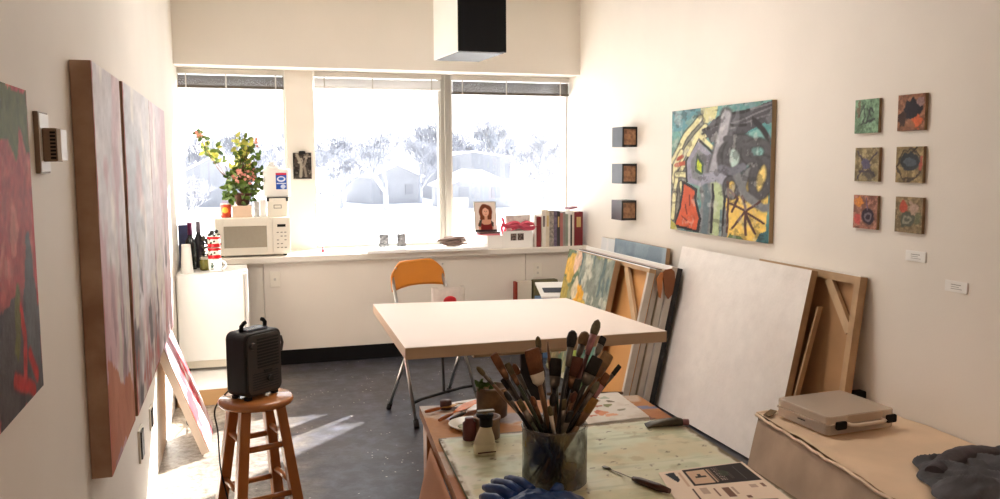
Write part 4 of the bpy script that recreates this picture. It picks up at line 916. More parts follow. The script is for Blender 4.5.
slab = ['small square green painting, top left of six on the right wall', 'small square painting with black bloom and orange, top right of six', 'small square umber painting with crossing dark lines, middle left of six', 'small square painting of a dark oval, middle right of six',
        'small square red-pink painting with plum rose shape, bottom left of six', 'small square olive painting with red spot, bottom right of six']
for (a, y, z, _), lab in zip(smalls, slab):
    a.grain(0.15, 25, 25)
    canvas('small_painting', lab, 'painting', (2.704, y * 1.0045, z - 0.001), (0, -0.152, 0), (0, 0, 0.151), 0.0155, a, M['paint'], mk('small_side', S(150, 122, 92), 0.7, var=0.3, scale=25), 'six small square paintings on the right wall')
for lab, y0, z0 in (('white title card below the six small paintings, upper one', 2.948, 1.075), ('white title card lower and nearer on the right wall', 2.729, 0.976)):
    r = thing('wall_label', lab, 'label', (XR, y0 - 0.055, z0), 'title cards on the right wall')
    MB().box(XR - 0.005, XR, y0 - 0.110, y0, z0, z0 + 0.044).build('card', M['paper'], r)
    mb = MB()
    for k, (wd, ww) in enumerate(((0.05, 0.003), (0.04, 0.002), (0.055, 0.002))):
        mb.box(XR - 0.0056, XR - 0.005, y0 - 0.03 - wd, y0 - 0.03, z0 + 0.028 - k * 0.008, z0 + 0.028 - k * 0.008 + ww)
    mb.build('print_line', mk('grey_ink', S(150, 144, 140), 0.8), r)
# three black blocks with bronze panels
M['block'] = mk('blue_black_block', S(44, 46, 56), 0.45, var=0.3, scale=14)
M['bronze'] = mk('bronze_leaf', S(172, 128, 92), 0.5, 0.1, var=0.5, scale=30, col2=S(110, 76, 54), bump=0.4, bscale=80)
M['block_edge'] = mk('black_edge', S(20, 19, 20), 0.4, var=0.1, scale=10)
for lab, z0, red in (('black wall block with bronze panel, topmost of three', 1.603, 0), ('black wall block with bronze panel, middle of three', 1.342, 0), ('black wall block with bronze panel and reddish side, lowest of three', 1.080, 1)):
    r = thing('wall_block', lab, 'wall art', (XR, 5.63, z0), 'black wall blocks by the window')
    x0, y0, y1, h = 2.605, 5.545, 5.72, 0.142
    MB().box(x0, XR, y0 + 0.008, y1, z0, z0 + h).build('block', M['block'] if not red else mk('oxblood_block', S(56, 40, 48), 0.45, var=0.4, scale=9), r)
    fr = MB(); t = 0.016
    fr.box(x0, XR, y0, y0 + 0.008, z0, z0 + t); fr.box(x0, XR, y0, y0 + 0.008, z0 + h - t, z0 + h); fr.box(x0, x0 + t * 0.8, y0, y0 + 0.008, z0 + t, z0 + h - t); fr.box(XR - t * 0.5, XR, y0, y0 + 0.008, z0 + t, z0 + h - t)
    fr.build('frame', M['block_edge'], r)
    MB().box(x0 + t * 0.8, XR - t * 0.5, y0 + 0.004, y0 + 0.0078, z0 + t, z0 + h - t).build('bronze_panel', M['bronze'], r)

# ceiling heater box
hx0, hx1, hy0, hy1, hz = 1.50, 1.86, 5.86, 6.38, 2.268
r = thing('unit_heater', 'white cased heater box with black front hung above the windows', 'heater', ((hx0 + hx1) / 2, 6.1, hz), rot=(0, 0, 0))
A_, B_, C_, D_ = (1.485, 5.82), (1.832, 5.82), (1.800, 6.40), (1.440, 6.40)
z1 = ZC - 0.002
MB().hexa([(A_[0], A_[1] + 0.02, hz), (B_[0], B_[1] + 0.02, hz), (C_[0], C_[1], hz), (D_[0], D_[1], hz), (A_[0], A_[1] + 0.02, z1), (B_[0], B_[1] + 0.02, z1), (C_[0], C_[1], z1), (D_[0], D_[1], z1)]).build('casing', M['white_plastic'], r, bevel=0.002)
MB().hexa([(A_[0] + .01, A_[1] + 0.025, hz - 0.004), (B_[0] - .01, B_[1] + 0.025, hz - 0.004), (C_[0] - .01, C_[1] - .01, hz - 0.004), (D_[0] + .01, D_[1] - .01, hz - 0.004), (A_[0] + .01, A_[1] + 0.025, hz - 0.0005), (B_[0] - .01, B_[1] + 0.025, hz - 0.0005), (C_[0] - .01, C_[1] - .01, hz - 0.0005), (D_[0] + .01, D_[1] - .01, hz - 0.0005)]).build('underside_panel', mk('grey_underside', S(58, 55, 51), 0.6, var=0.05, scale=5), r)
MB().box(A_[0], B_[0], A_[1], A_[1] + 0.019, hz, z1).build('black_front', mk('matte_black', S(14, 14, 15), 0.8, spec=0.2, var=0.1, scale=5), r)

# ================================================================== ORANGE CHAIR
r = thing('folding_chair', 'orange-backed tubular steel folding chair behind the drawing table', 'chair', (1.09, 4.98, 0))
FL, RL, FR, RR = V3((0.916, 4.63, 0)), V3((0.83, 5.05, 0)), V3((1.365, 4.91, 0)), V3((1.262, 5.30, 0))
TL, TR = V3((0.872, 5.03, 0.74)), V3((1.228, 5.225, 0.735))
JL, JR = FL.lerp(TL, 0.49), FR.lerp(TR, 0.49)
cz = V3((0, 0, 0.012))
for nm, p, q in (('front_leg', FL + cz, TL + (TL - FL) * 0.12), ('front_leg', FR + cz, TR + (TR - FR) * 0.12), ('rear_leg', RL + cz, JL), ('rear_leg', RR + cz, JR)):
    o = MB().tube([p, q], 0.0105, n=10).build(nm, M['steel'], r)
    d = (p - q).normalized(); MB().tube([p - d * 0.035, p + d * 0.012], 0.0155, n=10).build('rubber_foot', M['rubber'], o)
a0, a1 = FL.lerp(TL, 0.17), FR.lerp(TR, 0.17)
MB().tube([a0, a0.lerp(a1, 0.15) + V3((0, 0.03, 0.0)), a0.lerp(a1, 0.5) + V3((0, 0.035, 0)), a0.lerp(a1, 0.85) + V3((0, 0.03, 0)), a1], 0.0095, n=8).build('stretcher', M['black_metal'], r)
m0 = a0.lerp(a1, 0.52) + V3((0, 0.035, 0)); MB().tube([m0, m0 + V3((0.004, 0.02, 0.03)), m0 + V3((0.015, 0.10, 0.26))], 0.009, n=8).build('fold_brace', M['black_metal'], r)
# seat
sl, sr = FL.lerp(TL, 0.60), FR.lerp(TR, 0.60); fd = V3((0.2, -0.33, 0)).normalized()
ac = (sr - sl); fw = V3((ac.y, -ac.x, 0)).normalized()
mb = MB(); pts = []
c0 = (sl + sr) / 2 + fw * 0.11; au = V3((ac.x, ac.y, 0)).normalized()
for p in rrect(-0.19, -0.17, 0.19, 0.17, 0.05, 4): pts.append(c0 + au * p[0] + fw * p[1])
n = len(pts); mb.add([(p.x, p.y, 0.435) for p in pts] + [(p.x, p.y, 0.455) for p in pts], [tuple(range(n)), tuple(reversed(range(n, 2 * n)))] + [(i, n + i, n + (i + 1) % n, (i + 1) % n) for i in range(n)])
mb.build('seat', M['orange'], r, bevel=0.004)
# curved back panel
bl, br = V3((0.864, 5.035, 0)), V3((1.238, 5.235, 0)); bk = V3((-(br - bl).y, (br - bl).x, 0)).normalized()
nx, nz = 16, 10; vs = []
for sd in (0, 1):
    for j in range(nz + 1):
        for i in range(nx + 1):
            u = i / nx * 2 - 1; vv = j / nz
            wd = 1 - 0.13 * max(0, (vv - 0.45) / 0.55) ** 3
            zb = 0.722 + 0.02 * (1 - u * u); zt = 0.898 - 0.05 * max(0, abs(u) - 0.62) ** 1.5 / 0.38 ** 1.5
            p = bl.lerp(br, 0.5 + 0.5 * u * wd) + bk * (0.035 * (1 - u * u) + 0.018 * vv + (0.012 if sd else 0)); vs.append((p.x, p.y, zb + (zt - zb) * vv))
mb = MB(); K = (nx + 1) * (nz + 1); fs = []
for j in range(nz):
    for i in range(nx):
        k = j * (nx + 1) + i; fs.append((k, k + 1, k + nx + 2, k + nx + 1)); fs.append((K + k, K + k + nx + 1, K + k + nx + 2, K + k + 1))
rim = [i for i in range(nx + 1)] + [j * (nx + 1) + nx for j in range(1, nz + 1)] + [nz * (nx + 1) + i for i in reversed(range(nx))] + [j * (nx + 1) for j in reversed(range(1, nz))]
for a_, b_ in zip(rim, rim[1:] + rim[:1]): fs.append((b_, a_, K + a_, K + b_))
mb.add(vs, fs, 0, True); mb.build('backrest', M['orange'], r)
mb = MB(); mb.ball((0.885, 5.043, 0.865), 0.006, 8, 4); mb.ball((1.215, 5.222, 0.86), 0.006, 8, 4); mb.build('rivet', M['steel'], r)

# white carrier bag standing on the chair seat
r = thing('cloth_bag', 'crumpled white bag with red print standing on the orange chair', 'bag', (1.16, 4.88, 0.455))
mb = MB(); n = 28; rings = 9; rnd = random.Random(9); vs = []
for k in range(rings):
    tt = k / (rings - 1); z = 0.4565 + 0.305 * tt
    for j in range(n):
        t = 2 * math.pi * j / n; e = 1 + 0.05 * math.sin(5 * t + 3 * tt) + 0.04 * math.sin(9 * t - 5 * tt)
        sx = 0.088 + 0.012 * tt; sy = 0.06 * (1 - 0.45 * tt)
        vs.append((1.163 + e * sx * math.copysign(abs(math.cos(t)) ** 0.6, math.cos(t)), 4.865 + e * sy * math.copysign(abs(math.sin(t)) ** 0.6, math.sin(t)), z + (0.006 * math.sin(4 * t) if k == rings - 1 else 0)))
fs = [(i * n + j, i * n + (j + 1) % n, (i + 1) * n + (j + 1) % n, (i + 1) * n + j) for i in range(rings - 1) for j in range(n)] + [tuple(reversed(range(n)))]
mb.add(vs, fs, 0, True); mb.build('bag_body', mk('white_nonwoven', S(234, 226, 216), 0.6, var=0.12, scale=30, bump=0.4, bscale=40), r)
mb = MB(); mb.ball((1.160, 4.802, 0.69), 0.04, 14, 8, sc=(1, 0.18, 0.75)); mb.build('red_print', mk('red_print', S(196, 30, 40), 0.5), r)

# portfolios and boxes against the panel behind the table
r = thing('portfolio', 'cream portfolio with dark red spine standing below the sill', 'folder', (2.13, 6.37, 0))
MB().box(2.085, 2.205, 6.35, 6.405, 0, 0.555).build('cover', mk('cream_board', S(222, 212, 192), 0.6, var=0.05, scale=8), r, bevel=0.003)
MB().box(2.066, 2.0845, 6.345, 6.405, 0, 0.553).build('spine', mk('brick_spine', S(150, 52, 34), 0.6, var=0.1, scale=9), r, bevel=0.002)
o = MB().box(2.22, 2.42, 6.33, 6.405, 0, 0.56).build('olive_folder', mk('olive_board', S(112, 104, 70), 0.7, var=0.35, scale=14), origin=(2.29, 6.35, 0), bevel=0.003); tag(o, 'olive mottled folder standing on the panel under the outlet', 'folder')
r = thing('blue_case', 'blue box with white lid leaning below the outlet beside the flower painting', 'box', (2.27, 6.1, 0))
MB().obox((2.165, 6.03, 0), (0.24, 0.0, 0), (0, 0.14, 0), (0, 0, 0.465)).build('box_body', mk('steel_blue_box', S(104, 136, 172), 0.5, var=0.1, scale=6), r, bevel=0.003)
MB().obox((2.17, 6.02, 0.467), (0.23, -0.05, 0.0), (0.0, 0.15, 0.09), (0, 0, 0.014)).build('lid', M['paper'], r)
MB().obox((2.20, 6.05, 0.506), (0.17, -0.037, 0.0), (0.0, 0.045, 0.027), (0, 0, 0.004)).build('dark_label', mk('navy_label', S(56, 62, 72), 0.6), r)

# ================================================================== CANVASES LEANING ON THE RIGHT WALL
def lean_frame(xt, zt, xb, zb):
    d = V3((xt - xb, 0, zt - zb)); n = V3((-d.z, 0, d.x)).normalized(); return d, n
# flower painting in front
a = Art(110, 100, 1.0, (132, 132, 96)); a.blot(5, 5, 301, 0.4, 0.6, (92, 110, 86)); a.blot(8, 8, 303, 0.5, 0.66, (190, 182, 150), 0.8)
a.poly([(0.35, 0.3), (1, 0.2), (1, 1), (0.3, 1)], (132, 138, 130), 0.15, op=0.85); a.blot(20, 5, 307, 0.54, 0.64, (86, 104, 104), 0.8); a.blot(9, 9, 309, 0.6, 0.68, (206, 200, 180), 0.7)
for x, y, R_, c in ((0.10, 0.86, 0.10, (206, 166, 84)), (0.24, 0.90, 0.09, (210, 176, 150)), (0.40, 0.64, 0.09, (220, 160, 58)), (0.50, 0.56, 0.09, (196, 164, 76)), (0.34, 0.54, 0.05, (206, 140, 60)), (0.12, 0.46, 0.1, (186, 166, 130)), (0.2, 0.30, 0.12, (176, 110, 84)), (0.06, 0.66, 0.08, (170, 150, 80)), (0.32, 0.7, 0.07, (200, 186, 156)), (0.6, 0.25, 0.1, (140, 150, 70)), (0.8, 0.3, 0.12, (84, 116, 100))):
    a.ell(x, y, R_, R_, c, wob=0.18)
a.poly([(0, 0), (0.3, 0), (0.2, 0.3), (0, 0.4)], (120, 96, 60), 0.1, op=0.6); a.poly([(0.5, 0), (1, 0), (1, 0.2), (0.6, 0.15)], (90, 112, 62), 0.1, op=0.8); a.grain(0.2, 30, 30)
Wf = V3((0.184, 0, 0.860))
canvas('flower_painting', 'painting of loose yellow and orange flowers at the front of the leaning stack', 'painting', (2.092, 5.72, 0.011), (0, -0.79, 0), Wf, 0.04, a, M['paint'], M['ply'])

def back_canvas(label, xt, zt, xb, y0, y1, T, bar, m_in, brace=0.34, top=None, near=None):
    """canvas seen from its back: stretcher bars, corner braces, canvas on the far side"""
    d = V3((xt - xb, 0, zt)); n = V3((d.z, 0, -d.x)).normalized()     # n points to the wall
    r = thing('stretched_canvas', label, 'canvas', ((xt + xb) / 2, (y0 + y1) / 2, 0), 'canvases leaning on the right wall')
    O = V3((xb, y0, 0.002 + T * abs(n.z))); U = V3((0, y1 - y0, 0)); dn = d.normalized(); b_ = bar
    MB().obox(O, U, dn * b_, n * T * 0.9).build('stretcher_bar', M['ply'], r); MB().obox(O + d - dn * b_, U, dn * b_, n * T * 0.9).build('stretcher_bar', M['ply'], r)
    MB().obox(O + dn * b_, V3((0, b_, 0)), d - dn * 2 * b_, n * T * 0.9).build('stretcher_bar', near or M['ply'], r); MB().obox(O + U - V3((0, b_, 0)) + dn * b_, V3((0, b_, 0)), d - dn * 2 * b_, n * T * 0.9).build('stretcher_bar', M['ply'], r)
    MB().obox(O + n * T * 0.9, U, d, n * T * 0.1).build('canvas_cloth', m_in, r)
    if top: MB().obox(O + d + dn * 0.0005, U, n * T, dn * 0.004).build('top_edge', top, r)
    if brace:
        L = brace
        for yc, sg in ((y0 + b_, 1), (y1 - b_, -1)):
            p = O + d - dn * b_ + V3((0, yc - y0, 0)); q0 = p - dn * L; q1 = p + V3((0, sg * L * 0.85, 0)); w_ = (q1 - q0).normalized().cross(n) * 0.022
            MB().obox(q0 - w_ + n * 0.004, q1 - q0, 2 * w_, n * 0.02).build('corner_brace', M['raw_wood'], r)
    return r
M['amber'] = mk('amber_back', S(206, 150, 88), 0.7, var=0.12, scale=5)
back_canvas('canvas turned to show its amber back and pale brace, right behind the flower painting', 2.330, 0.850, 2.142, 4.56, 5.70, 0.045, 0.024, M['amber'], brace=0.36, top=M['enamel'], near=M['canvas_grey'])
def plain_canvas(label, xt, zt, xb, y0, y1, T, mface, mside, mtop=None, nm='stretched_canvas'):
    d = V3((xt - xb, 0, zt)); n = V3((d.z, 0, -d.x)).normalized()
    r = thing(nm, label, 'canvas', ((xt + xb) / 2, (y0 + y1) / 2, 0), 'canvases leaning on the right wall')
    O = V3((xb, y0, 0.002 + T * abs(n.z))); U = V3((0, y1 - y0, 0))
    MB().obox(O, U, d, n * T).build('stretched_side', mside, r, bevel=0.002)
    MB().obox(O - n * 0.0025, U, d, n * 0.002).build('canvas_face', mface, r)
    if mtop: MB().obox(O + d + d.normalized() * 0.0005, U, n * T, d.normalized() * 0.003).build('top_edge', mtop, r)
    return r
M['dark_edge'] = mk('dark_canvas_edge', S(58, 52, 54), 0.6, var=0.2, scale=12)
M['pink_edge'] = mk('mauve_edge', S(196, 176, 178), 0.7, var=0.15, scale=12)
M['blue_face'] = mk('steel_blue_paint', S(110, 128, 142), 0.6, var=0.3, scale=5)
plain_canvas('grey-sided canvas with bluish face, second in the leaning stack', 2.384, 0.846, 2.195, 4.57, 5.80, 0.034, M['blue_face'], M['canvas_grey'], M['dark_edge'])
plain_canvas('grey-sided canvas with mauve top edge, third in the leaning stack', 2.430, 0.842, 2.243, 4.565, 5.85, 0.036, M['canvas_side'], M['canvas_grey'], M['pink_edge'])
plain_canvas('thick pale canvas with white top edge, fourth in the leaning stack', 2.478, 0.856, 2.291, 4.56, 5.88, 0.040, M['canvas_white'], M['canvas_grey'], M['enamel'])
plain_canvas('canvas closest to the wall in the leaning stack, edge blackened as gap shadow', 2.534, 0.845, 2.349, 4.58, 5.6, 0.030, M['dark_edge'], M['block_edge'], None)  # black edge mostly stands for the shadow in the gap here
r = thing('cardboard_corner', 'brown cardboard corner guard on the near end of the leaning stack', 'cardboard', (2.46, 4.553, 0.75))
mb = MB(); pts = [(2.410, 0.835), (2.432, 0.70), (2.452, 0.672), (2.478, 0.70), (2.497, 0.79), (2.492, 0.838), (2.47, 0.858), (2.43, 0.852)]
mb.prism(list(reversed(pts)), 4.5515, 4.5575, 'y'); mb.build('card_fold', mk('brown_card', S(140, 84, 48), 0.7, var=0.15, scale=12), r)
mb = MB().prism(list(reversed([(2.372, 0.80), (2.388, 0.69), (2.40, 0.68), (2.409, 0.74), (2.414, 0.835), (2.40, 0.84)])), 4.549, 4.5565, 'y'); mb.build('orange_card', mk('orange_card', S(196, 126, 74), 0.7, var=0.1, scale=12), r)
# blue-grey painting against the wall, standing taller at the back
a = Art(40, 40, 1, (150, 166, 176)); a.blot(3, 3, 401, 0.4, 0.6, (176, 186, 192)); a.blot(6, 6, 403, 0.5, 0.65, (132, 148, 160), 0.8)
canvas('blue_painting', 'pale blue-grey canvas rising behind the stack against the right wall', 'painting', (2.585, 5.79, 0.006), (0, -0.80, 0), (0.085, 0, 0.925), 0.03, a, M['paint'], M['ply'])
a = Art(30, 40, 1, (214, 214, 214)); a.blot(4, 4, 411, 0.4, 0.6, (226, 222, 220))
canvas('pale_canvas', 'white canvas edge peeking out left of the blue-grey canvas', 'painting', (2.60, 6.05, 0.005), (0, -0.245, 0), (0.075, 0, 0.915), 0.025, a, M['paint'], M['canvas_side'])
# big white canvas
a = Art(70, 60, 1.3, (232, 226, 220)); a.blot(2.2, 2.2, 501, 0.35, 0.65, (224, 216, 209)); a.blot(3, 3, 503, 0.45, 0.7, (230, 224, 218), 0.8); a.grain(0.03, 20, 20)
Wb = V3((0.206, 0, 0.967))
canvas('white_canvas', 'large blank white canvas leaning on the right wall behind the work table', 'canvas', (2.406, 4.68, 0.010), (0, -1.25, 0), Wb, 0.036, a, M['paint'], M['ply'])
# reversed stretcher behind it with brown linen
rb_ = back_canvas('reversed canvas with wooden stretcher and diagonal brace, right of the white canvas', 2.672, 0.968, 2.552, 3.165, 3.95, 0.04, 0.036, M['brown_canvas'], brace=0.22, top=M['canvas_white'])
for ch in rb_.children:
    pass
o = MB().obox((2.44, 3.395, 0.003), (0, 0.012, 0), (-0.026, 0, 0.0), (0.215, 0, 0.80)).build('wooden_strip', M['ply'], origin=(2.5, 3.4, 0)); tag(o, 'thin wooden strip propped against the reversed canvas beside the white canvas edge', 'strip')

# ================================================================== COVERED BENCH, CASE, JACKET
BT = 0.395
r = thing('covered_bench', 'low bench wrapped in brown kraft paper along the right wall', 'bench', (2.35, 2.0, 0))
# outline of the top (front-left long edge runs slightly toward the wall side)
P0, P1, P2, P3 = V3((2.145, 3.155, 0)), V3((1.90, 1.30, 0)), V3((XR - 0.006, 1.30, 0)), V3((XR - 0.006, 3.15, 0))
nx, ny = 26, 60; vs = []
for j in range(ny + 1):
    for i in range(nx + 1):
        u, v = i / nx, j / ny
        p = P0.lerp(P3, u).lerp(P1.lerp(P2, u), v)
        h = BT + 0.009 * (fbm(np.array([u * 5.0 + v * 6]), np.array([v * 16.0 - u * 3]), 5)[0] - 0.5) * 2 + 0.010 * math.exp(-((u - 0.02) / 0.05) ** 2) * (fbm(np.array([v * 9.0]), np.array([0.3]), 8)[0] - 0.3)
        if v < 0.04 or u < 0.02: h += 0.004
        vs.append((p.x, p.y, h))
mb = MB(); fs = [(j * (nx + 1) + i, (j + 1) * (nx + 1) + i, (j + 1) * (nx + 1) + i + 1, j * (nx + 1) + i + 1) for j in range(ny) for i in range(nx)]
mb.add(vs, fs, 0, True); mb.build('paper_top', M['kraft'], r)
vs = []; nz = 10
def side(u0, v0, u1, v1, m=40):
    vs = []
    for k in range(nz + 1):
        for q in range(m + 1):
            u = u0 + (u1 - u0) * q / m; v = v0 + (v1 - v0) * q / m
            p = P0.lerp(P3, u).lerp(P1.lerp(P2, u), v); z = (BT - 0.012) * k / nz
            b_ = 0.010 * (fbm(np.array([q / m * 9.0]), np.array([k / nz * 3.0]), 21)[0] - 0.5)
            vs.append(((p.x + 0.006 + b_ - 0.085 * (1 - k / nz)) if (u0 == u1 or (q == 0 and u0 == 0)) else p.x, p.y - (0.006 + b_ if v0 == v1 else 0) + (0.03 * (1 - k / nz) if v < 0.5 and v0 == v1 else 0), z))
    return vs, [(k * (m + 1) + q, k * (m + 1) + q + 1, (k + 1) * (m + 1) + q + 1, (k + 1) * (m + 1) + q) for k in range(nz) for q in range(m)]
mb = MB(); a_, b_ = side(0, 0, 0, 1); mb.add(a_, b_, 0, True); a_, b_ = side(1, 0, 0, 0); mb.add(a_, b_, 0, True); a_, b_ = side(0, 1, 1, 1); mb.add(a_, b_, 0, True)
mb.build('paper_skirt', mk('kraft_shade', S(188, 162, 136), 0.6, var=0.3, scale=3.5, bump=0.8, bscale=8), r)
mb = MB(); rnd = random.Random(3); ed = []
for q in range(41):
    p = P0.lerp(P1, q / 40); ed.append((p.x - 0.004 + rnd.uniform(-0.004, 0.004), p.y, BT - 0.004 + rnd.uniform(-0.006, 0.003)))
mb.tube(ed, 0.007, n=7); mb.tube([(P0.x + (P3.x - P0.x - 0.02) * q / 12, P0.y, BT - 0.002 + rnd.uniform(-0.004, 0.004)) for q in range(13)], 0.010, n=7)
mb.build('folded_edge', M['kraft'], r)
MB().hexa([(P0.x + 0.03, P0.y - 0.03, 0), (P3.x - 0.02, P3.y - 0.03, 0), (P2.x - 0.02, P2.y + 0.03, 0), (P1.x + 0.03, P1.y + 0.03, 0), (P0.x + 0.03, P0.y - 0.03, BT - 0.03), (P3.x - 0.02, P3.y - 0.03, BT - 0.03), (P2.x - 0.02, P2.y + 0.03, BT - 0.03), (P1.x + 0.03, P1.y + 0.03, BT - 0.03)][0:8]).build('core', M['card'], r)
# tape/torn corner
mb = MB().obox((2.150, 3.07, BT + 0.008), (0.07, 0.05, 0.004), (-0.012, 0.03, 0.0), (0, 0, 0.004)); mb.build('torn_corner', mk('torn_kraft', S(120, 96, 60), 0.8, var=0.4, scale=20), r)

# translucent tool case: corners of its top at BT+.08
r = thing('plastic_case', 'translucent plastic case with two black latches on the brown bench', 'case', (2.36, 2.95, BT + 0.008), rot=(0, 0, math.radians(4)))
cM = Matrix.Translation((2.378, 2.945, BT + 0.008)) @ Matrix.Rotation(math.radians(4), 4, 'Z')
cw, cd = 0.174, 0.155
pl = mk_translucent('frosted_plastic', S(234, 224, 212), 0.36, 0.25)
MB().rbox(-cw, cw, -cd, cd, 0.0, 0.040, 0.02, 'z', 4, M=cM).build('base_tray', pl, r, bevel=0.004)
MB().rbox(-cw, cw, -cd, cd, 0.042, 0.078, 0.02, 'z', 4, M=cM).build('lid', pl, r, bevel=0.006)
MB().rbox(-cw - 0.004, cw + 0.004, -cd - 0.004, cd + 0.004, 0.038, 0.044, 0.02, 'z', 4, M=cM).build('rim', pl, r)
for x in (-0.112, 0.148):
    MB().rbox(x - 0.026, x + 0.026, -cd - 0.013, -cd - 0.002, 0.022, 0.056, 0.008, 'y', 3, M=cM).build('latch', M['black'], r, bevel=0.002)
mb = MB(); pts = [cM @ V3(p) for p in ((-0.075, -cd, 0.041), (-0.072, -cd - 0.022, 0.041), (-0.05, -cd - 0.032, 0.041), (0.075, -cd - 0.032, 0.041), (0.098, -cd - 0.022, 0.041), (0.10, -cd, 0.041))]
mb.tube(pts, 0.007, n=8, flat=1.4); mb.build('handle', mk_translucent('frosted_handle', S(236, 222, 206), 0.6, 0.3), r)
MB().rbox(-0.075, 0.105, -cd - 0.003, -cd - 0.0005, 0.044, 0.074, 0.008, 'y', 3, M=cM).build('handle_recess', mk_translucent('recess_plastic', S(206, 186, 164), 0.6, 0.3), r)
mb = MB(); mb.obox(cM @ V3((-cw - 0.0055, -0.03, 0.026)), cM.to_3x3() @ V3((0, 0.045, 0)), (0, 0, 0.004), cM.to_3x3() @ V3((0.0015, 0, 0))); mb.build('side_slot', M['black'], r)
for i, (x, y, w_, h_, c) in enumerate(((-0.10, 0.02, 0.06, 0.02, (120, 110, 100)), (0.02, 0.06, 0.10, 0.018, (150, 130, 110)), (0.09, -0.04, 0.07, 0.02, (130, 118, 104)))):
    o = MB().obox(cM @ V3((x - w_ / 2, y - 0.02, 0.003)), cM.to_3x3() @ V3((w_, 0, 0)), cM.to_3x3() @ V3((0, 0.04, 0)), (0, 0, h_)).build('paint_tube', mk('tube_%d' % i, S(*c), 0.5), origin=tuple(cM @ V3((x, y, 0.003))))
    tag(o, ('faint tube inside the plastic case, left', 'faint wide tube inside the plastic case, far side', 'faint tube inside the plastic case, near the right latch')[i], 'tube')
o = MB().rbox(2.655, 2.715, 3.15, 3.185, BT + 0.01, BT + 0.055, 0.01, 'y').build('black_clamp', M['black'], origin=(2.68, 3.16, BT + 0.01)); tag(o, 'small black clamp at the foot of the reversed canvas behind the case', 'clamp')

# jacket heap
jm = mk('charcoal_cloth', S(78, 77, 82), 0.75, var=0.45, scale=9, bump=0.9, bscale=30)
nx, ny = 120, 110; ccx, ccy = 2.475, 2.05; X_, Y_ = np.meshgrid(np.linspace(-1, 1, nx), np.linspace(-1, 1, ny))
ang = np.arctan2(Y_, X_); rad = np.hypot(X_, Y_)
lim = 0.86 + 0.09 * np.sin(3 * ang + 0.6) + 0.06 * np.sin(7 * ang) + 0.04 * np.sin(13 * ang + 1)
body = np.clip(1 - (rad / lim) ** 5, 0, 1)
def ridge(x, y, sd, pw): return (1 - np.abs(2 * fbm(x, y, sd, 2) - 1)) ** pw
wx = X_ * 2 + 1.6 * fbm(X_ * 1.5 + 5, Y_ * 1.5 + 2, 71); wy = Y_ * 2 + 1.6 * fbm(X_ * 1.5 + 1, Y_ * 1.5 + 8, 73)
th = 0.7 + 2.4 * fbm(X_ * 0.8 + 3, Y_ * 0.8 + 6, 91, 2); pa = X_ * np.cos(th) + Y_ * np.sin(th); pe = -X_ * np.sin(th) + Y_ * np.cos(th)
f1 = ridge(pa * 0.9 + 4, pe * 2.6 + 7, 75, 2.5); f2 = ridge(pa * 1.4 + 3, pe * 5.0 + 2, 77, 3); f3 = ridge(wx * 4.5 + wy * 2, wy * 3.0 + 1, 79, 3)
H_ = body ** 0.5 * (0.014 + 0.040 * f1 + 0.030 * f2 + 0.012 * f3)
def jpt(i, j):
    k = min(1.0, lim[j, i] / max(rad[j, i], 1e-6)); return (min(ccx + X_[j, i] * k * 0.36, XR - 0.004), ccy + Y_[j, i] * k * 0.44, BT + 0.0105 + H_[j, i])
vs = [jpt(i, j) for j in range(ny) for i in range(nx)]
fs = [(j * nx + i, j * nx + i + 1, (j + 1) * nx + i + 1, (j + 1) * nx + i) for j in range(ny - 1) for i in range(nx - 1)]
r = thing('jacket', 'crumpled charcoal jacket thrown on the near end of the brown bench', 'jacket', (ccx, ccy, BT + 0.01))
MB().add(vs, fs, 0, True).build('cloth', jm, r)
mb = MB(); pts = []; rr_ = []
for k in range(22):
    t = k / 21; pts.append((2.255 + 0.40 * t, 2.27 + 0.09 * math.sin(2.4 * t), BT + 0.034 + 0.012 * math.sin(2.6 * t) ** 2)); rr_.append(0.021 + 0.010 * math.sin(math.pi * min(1, 0.1 + t)) + 0.0012 * math.sin(k * 2.4))
mb.tube(pts, rr_, n=14, flat=1.4); mb.build('sleeve', mk('plum_grey_cloth', S(70, 64, 70), 0.8, var=0.3, scale=9, bump=0.8, bscale=40), r)

# ================================================================== DRAWING TABLE
r = thing('drawing_table', 'large drawing table with pale top on a pedestal in the middle of the room', 'table', (1.22, 3.95, 0))
c = [(0.622, 3.359, 0.75), (1.795, 3.34, 0.75), (1.776, 4.514, 0.72), (0.687, 4.659, 0.72)]
T = 0.05
MB().hexa([(x, y, z - T) for x, y, z in c] + [(x, y, z - 0.0025) for x, y, z in c]).build('table_board', mk('birch_edge', S(196, 170, 140), 0.5, var=0.08, scale=9, stretch=(0.3, 0.3, 3)), r, bevel=0.002)
MB().hexa([(x, y, z - 0.0022) for x, y, z in c] + [(x, y, z) for x, y, z in c]).build('top_laminate', mk('cream_laminate', S(226, 210, 198), 0.5, var=0.04, scale=2), r)
MB().box(0.98, 1.56, 3.62, 4.25, 0.625, 0.665).build('under_frame', mk('pale_batten', S(214, 190, 150), 0.55, var=0.08, scale=9), r, bevel=0.004)
MB().box(1.28, 1.40, 3.86, 4.02, 0.10, 0.625).build('pedestal', M['dark_plastic'], r, bevel=0.006)
MB().box(1.06, 1.62, 3.88, 4.00, 0.03, 0.10).box(1.28, 1.40, 3.55, 4.40, 0.0, 0.03).build('pedestal_base', M['dark_plastic'], r, bevel=0.006)

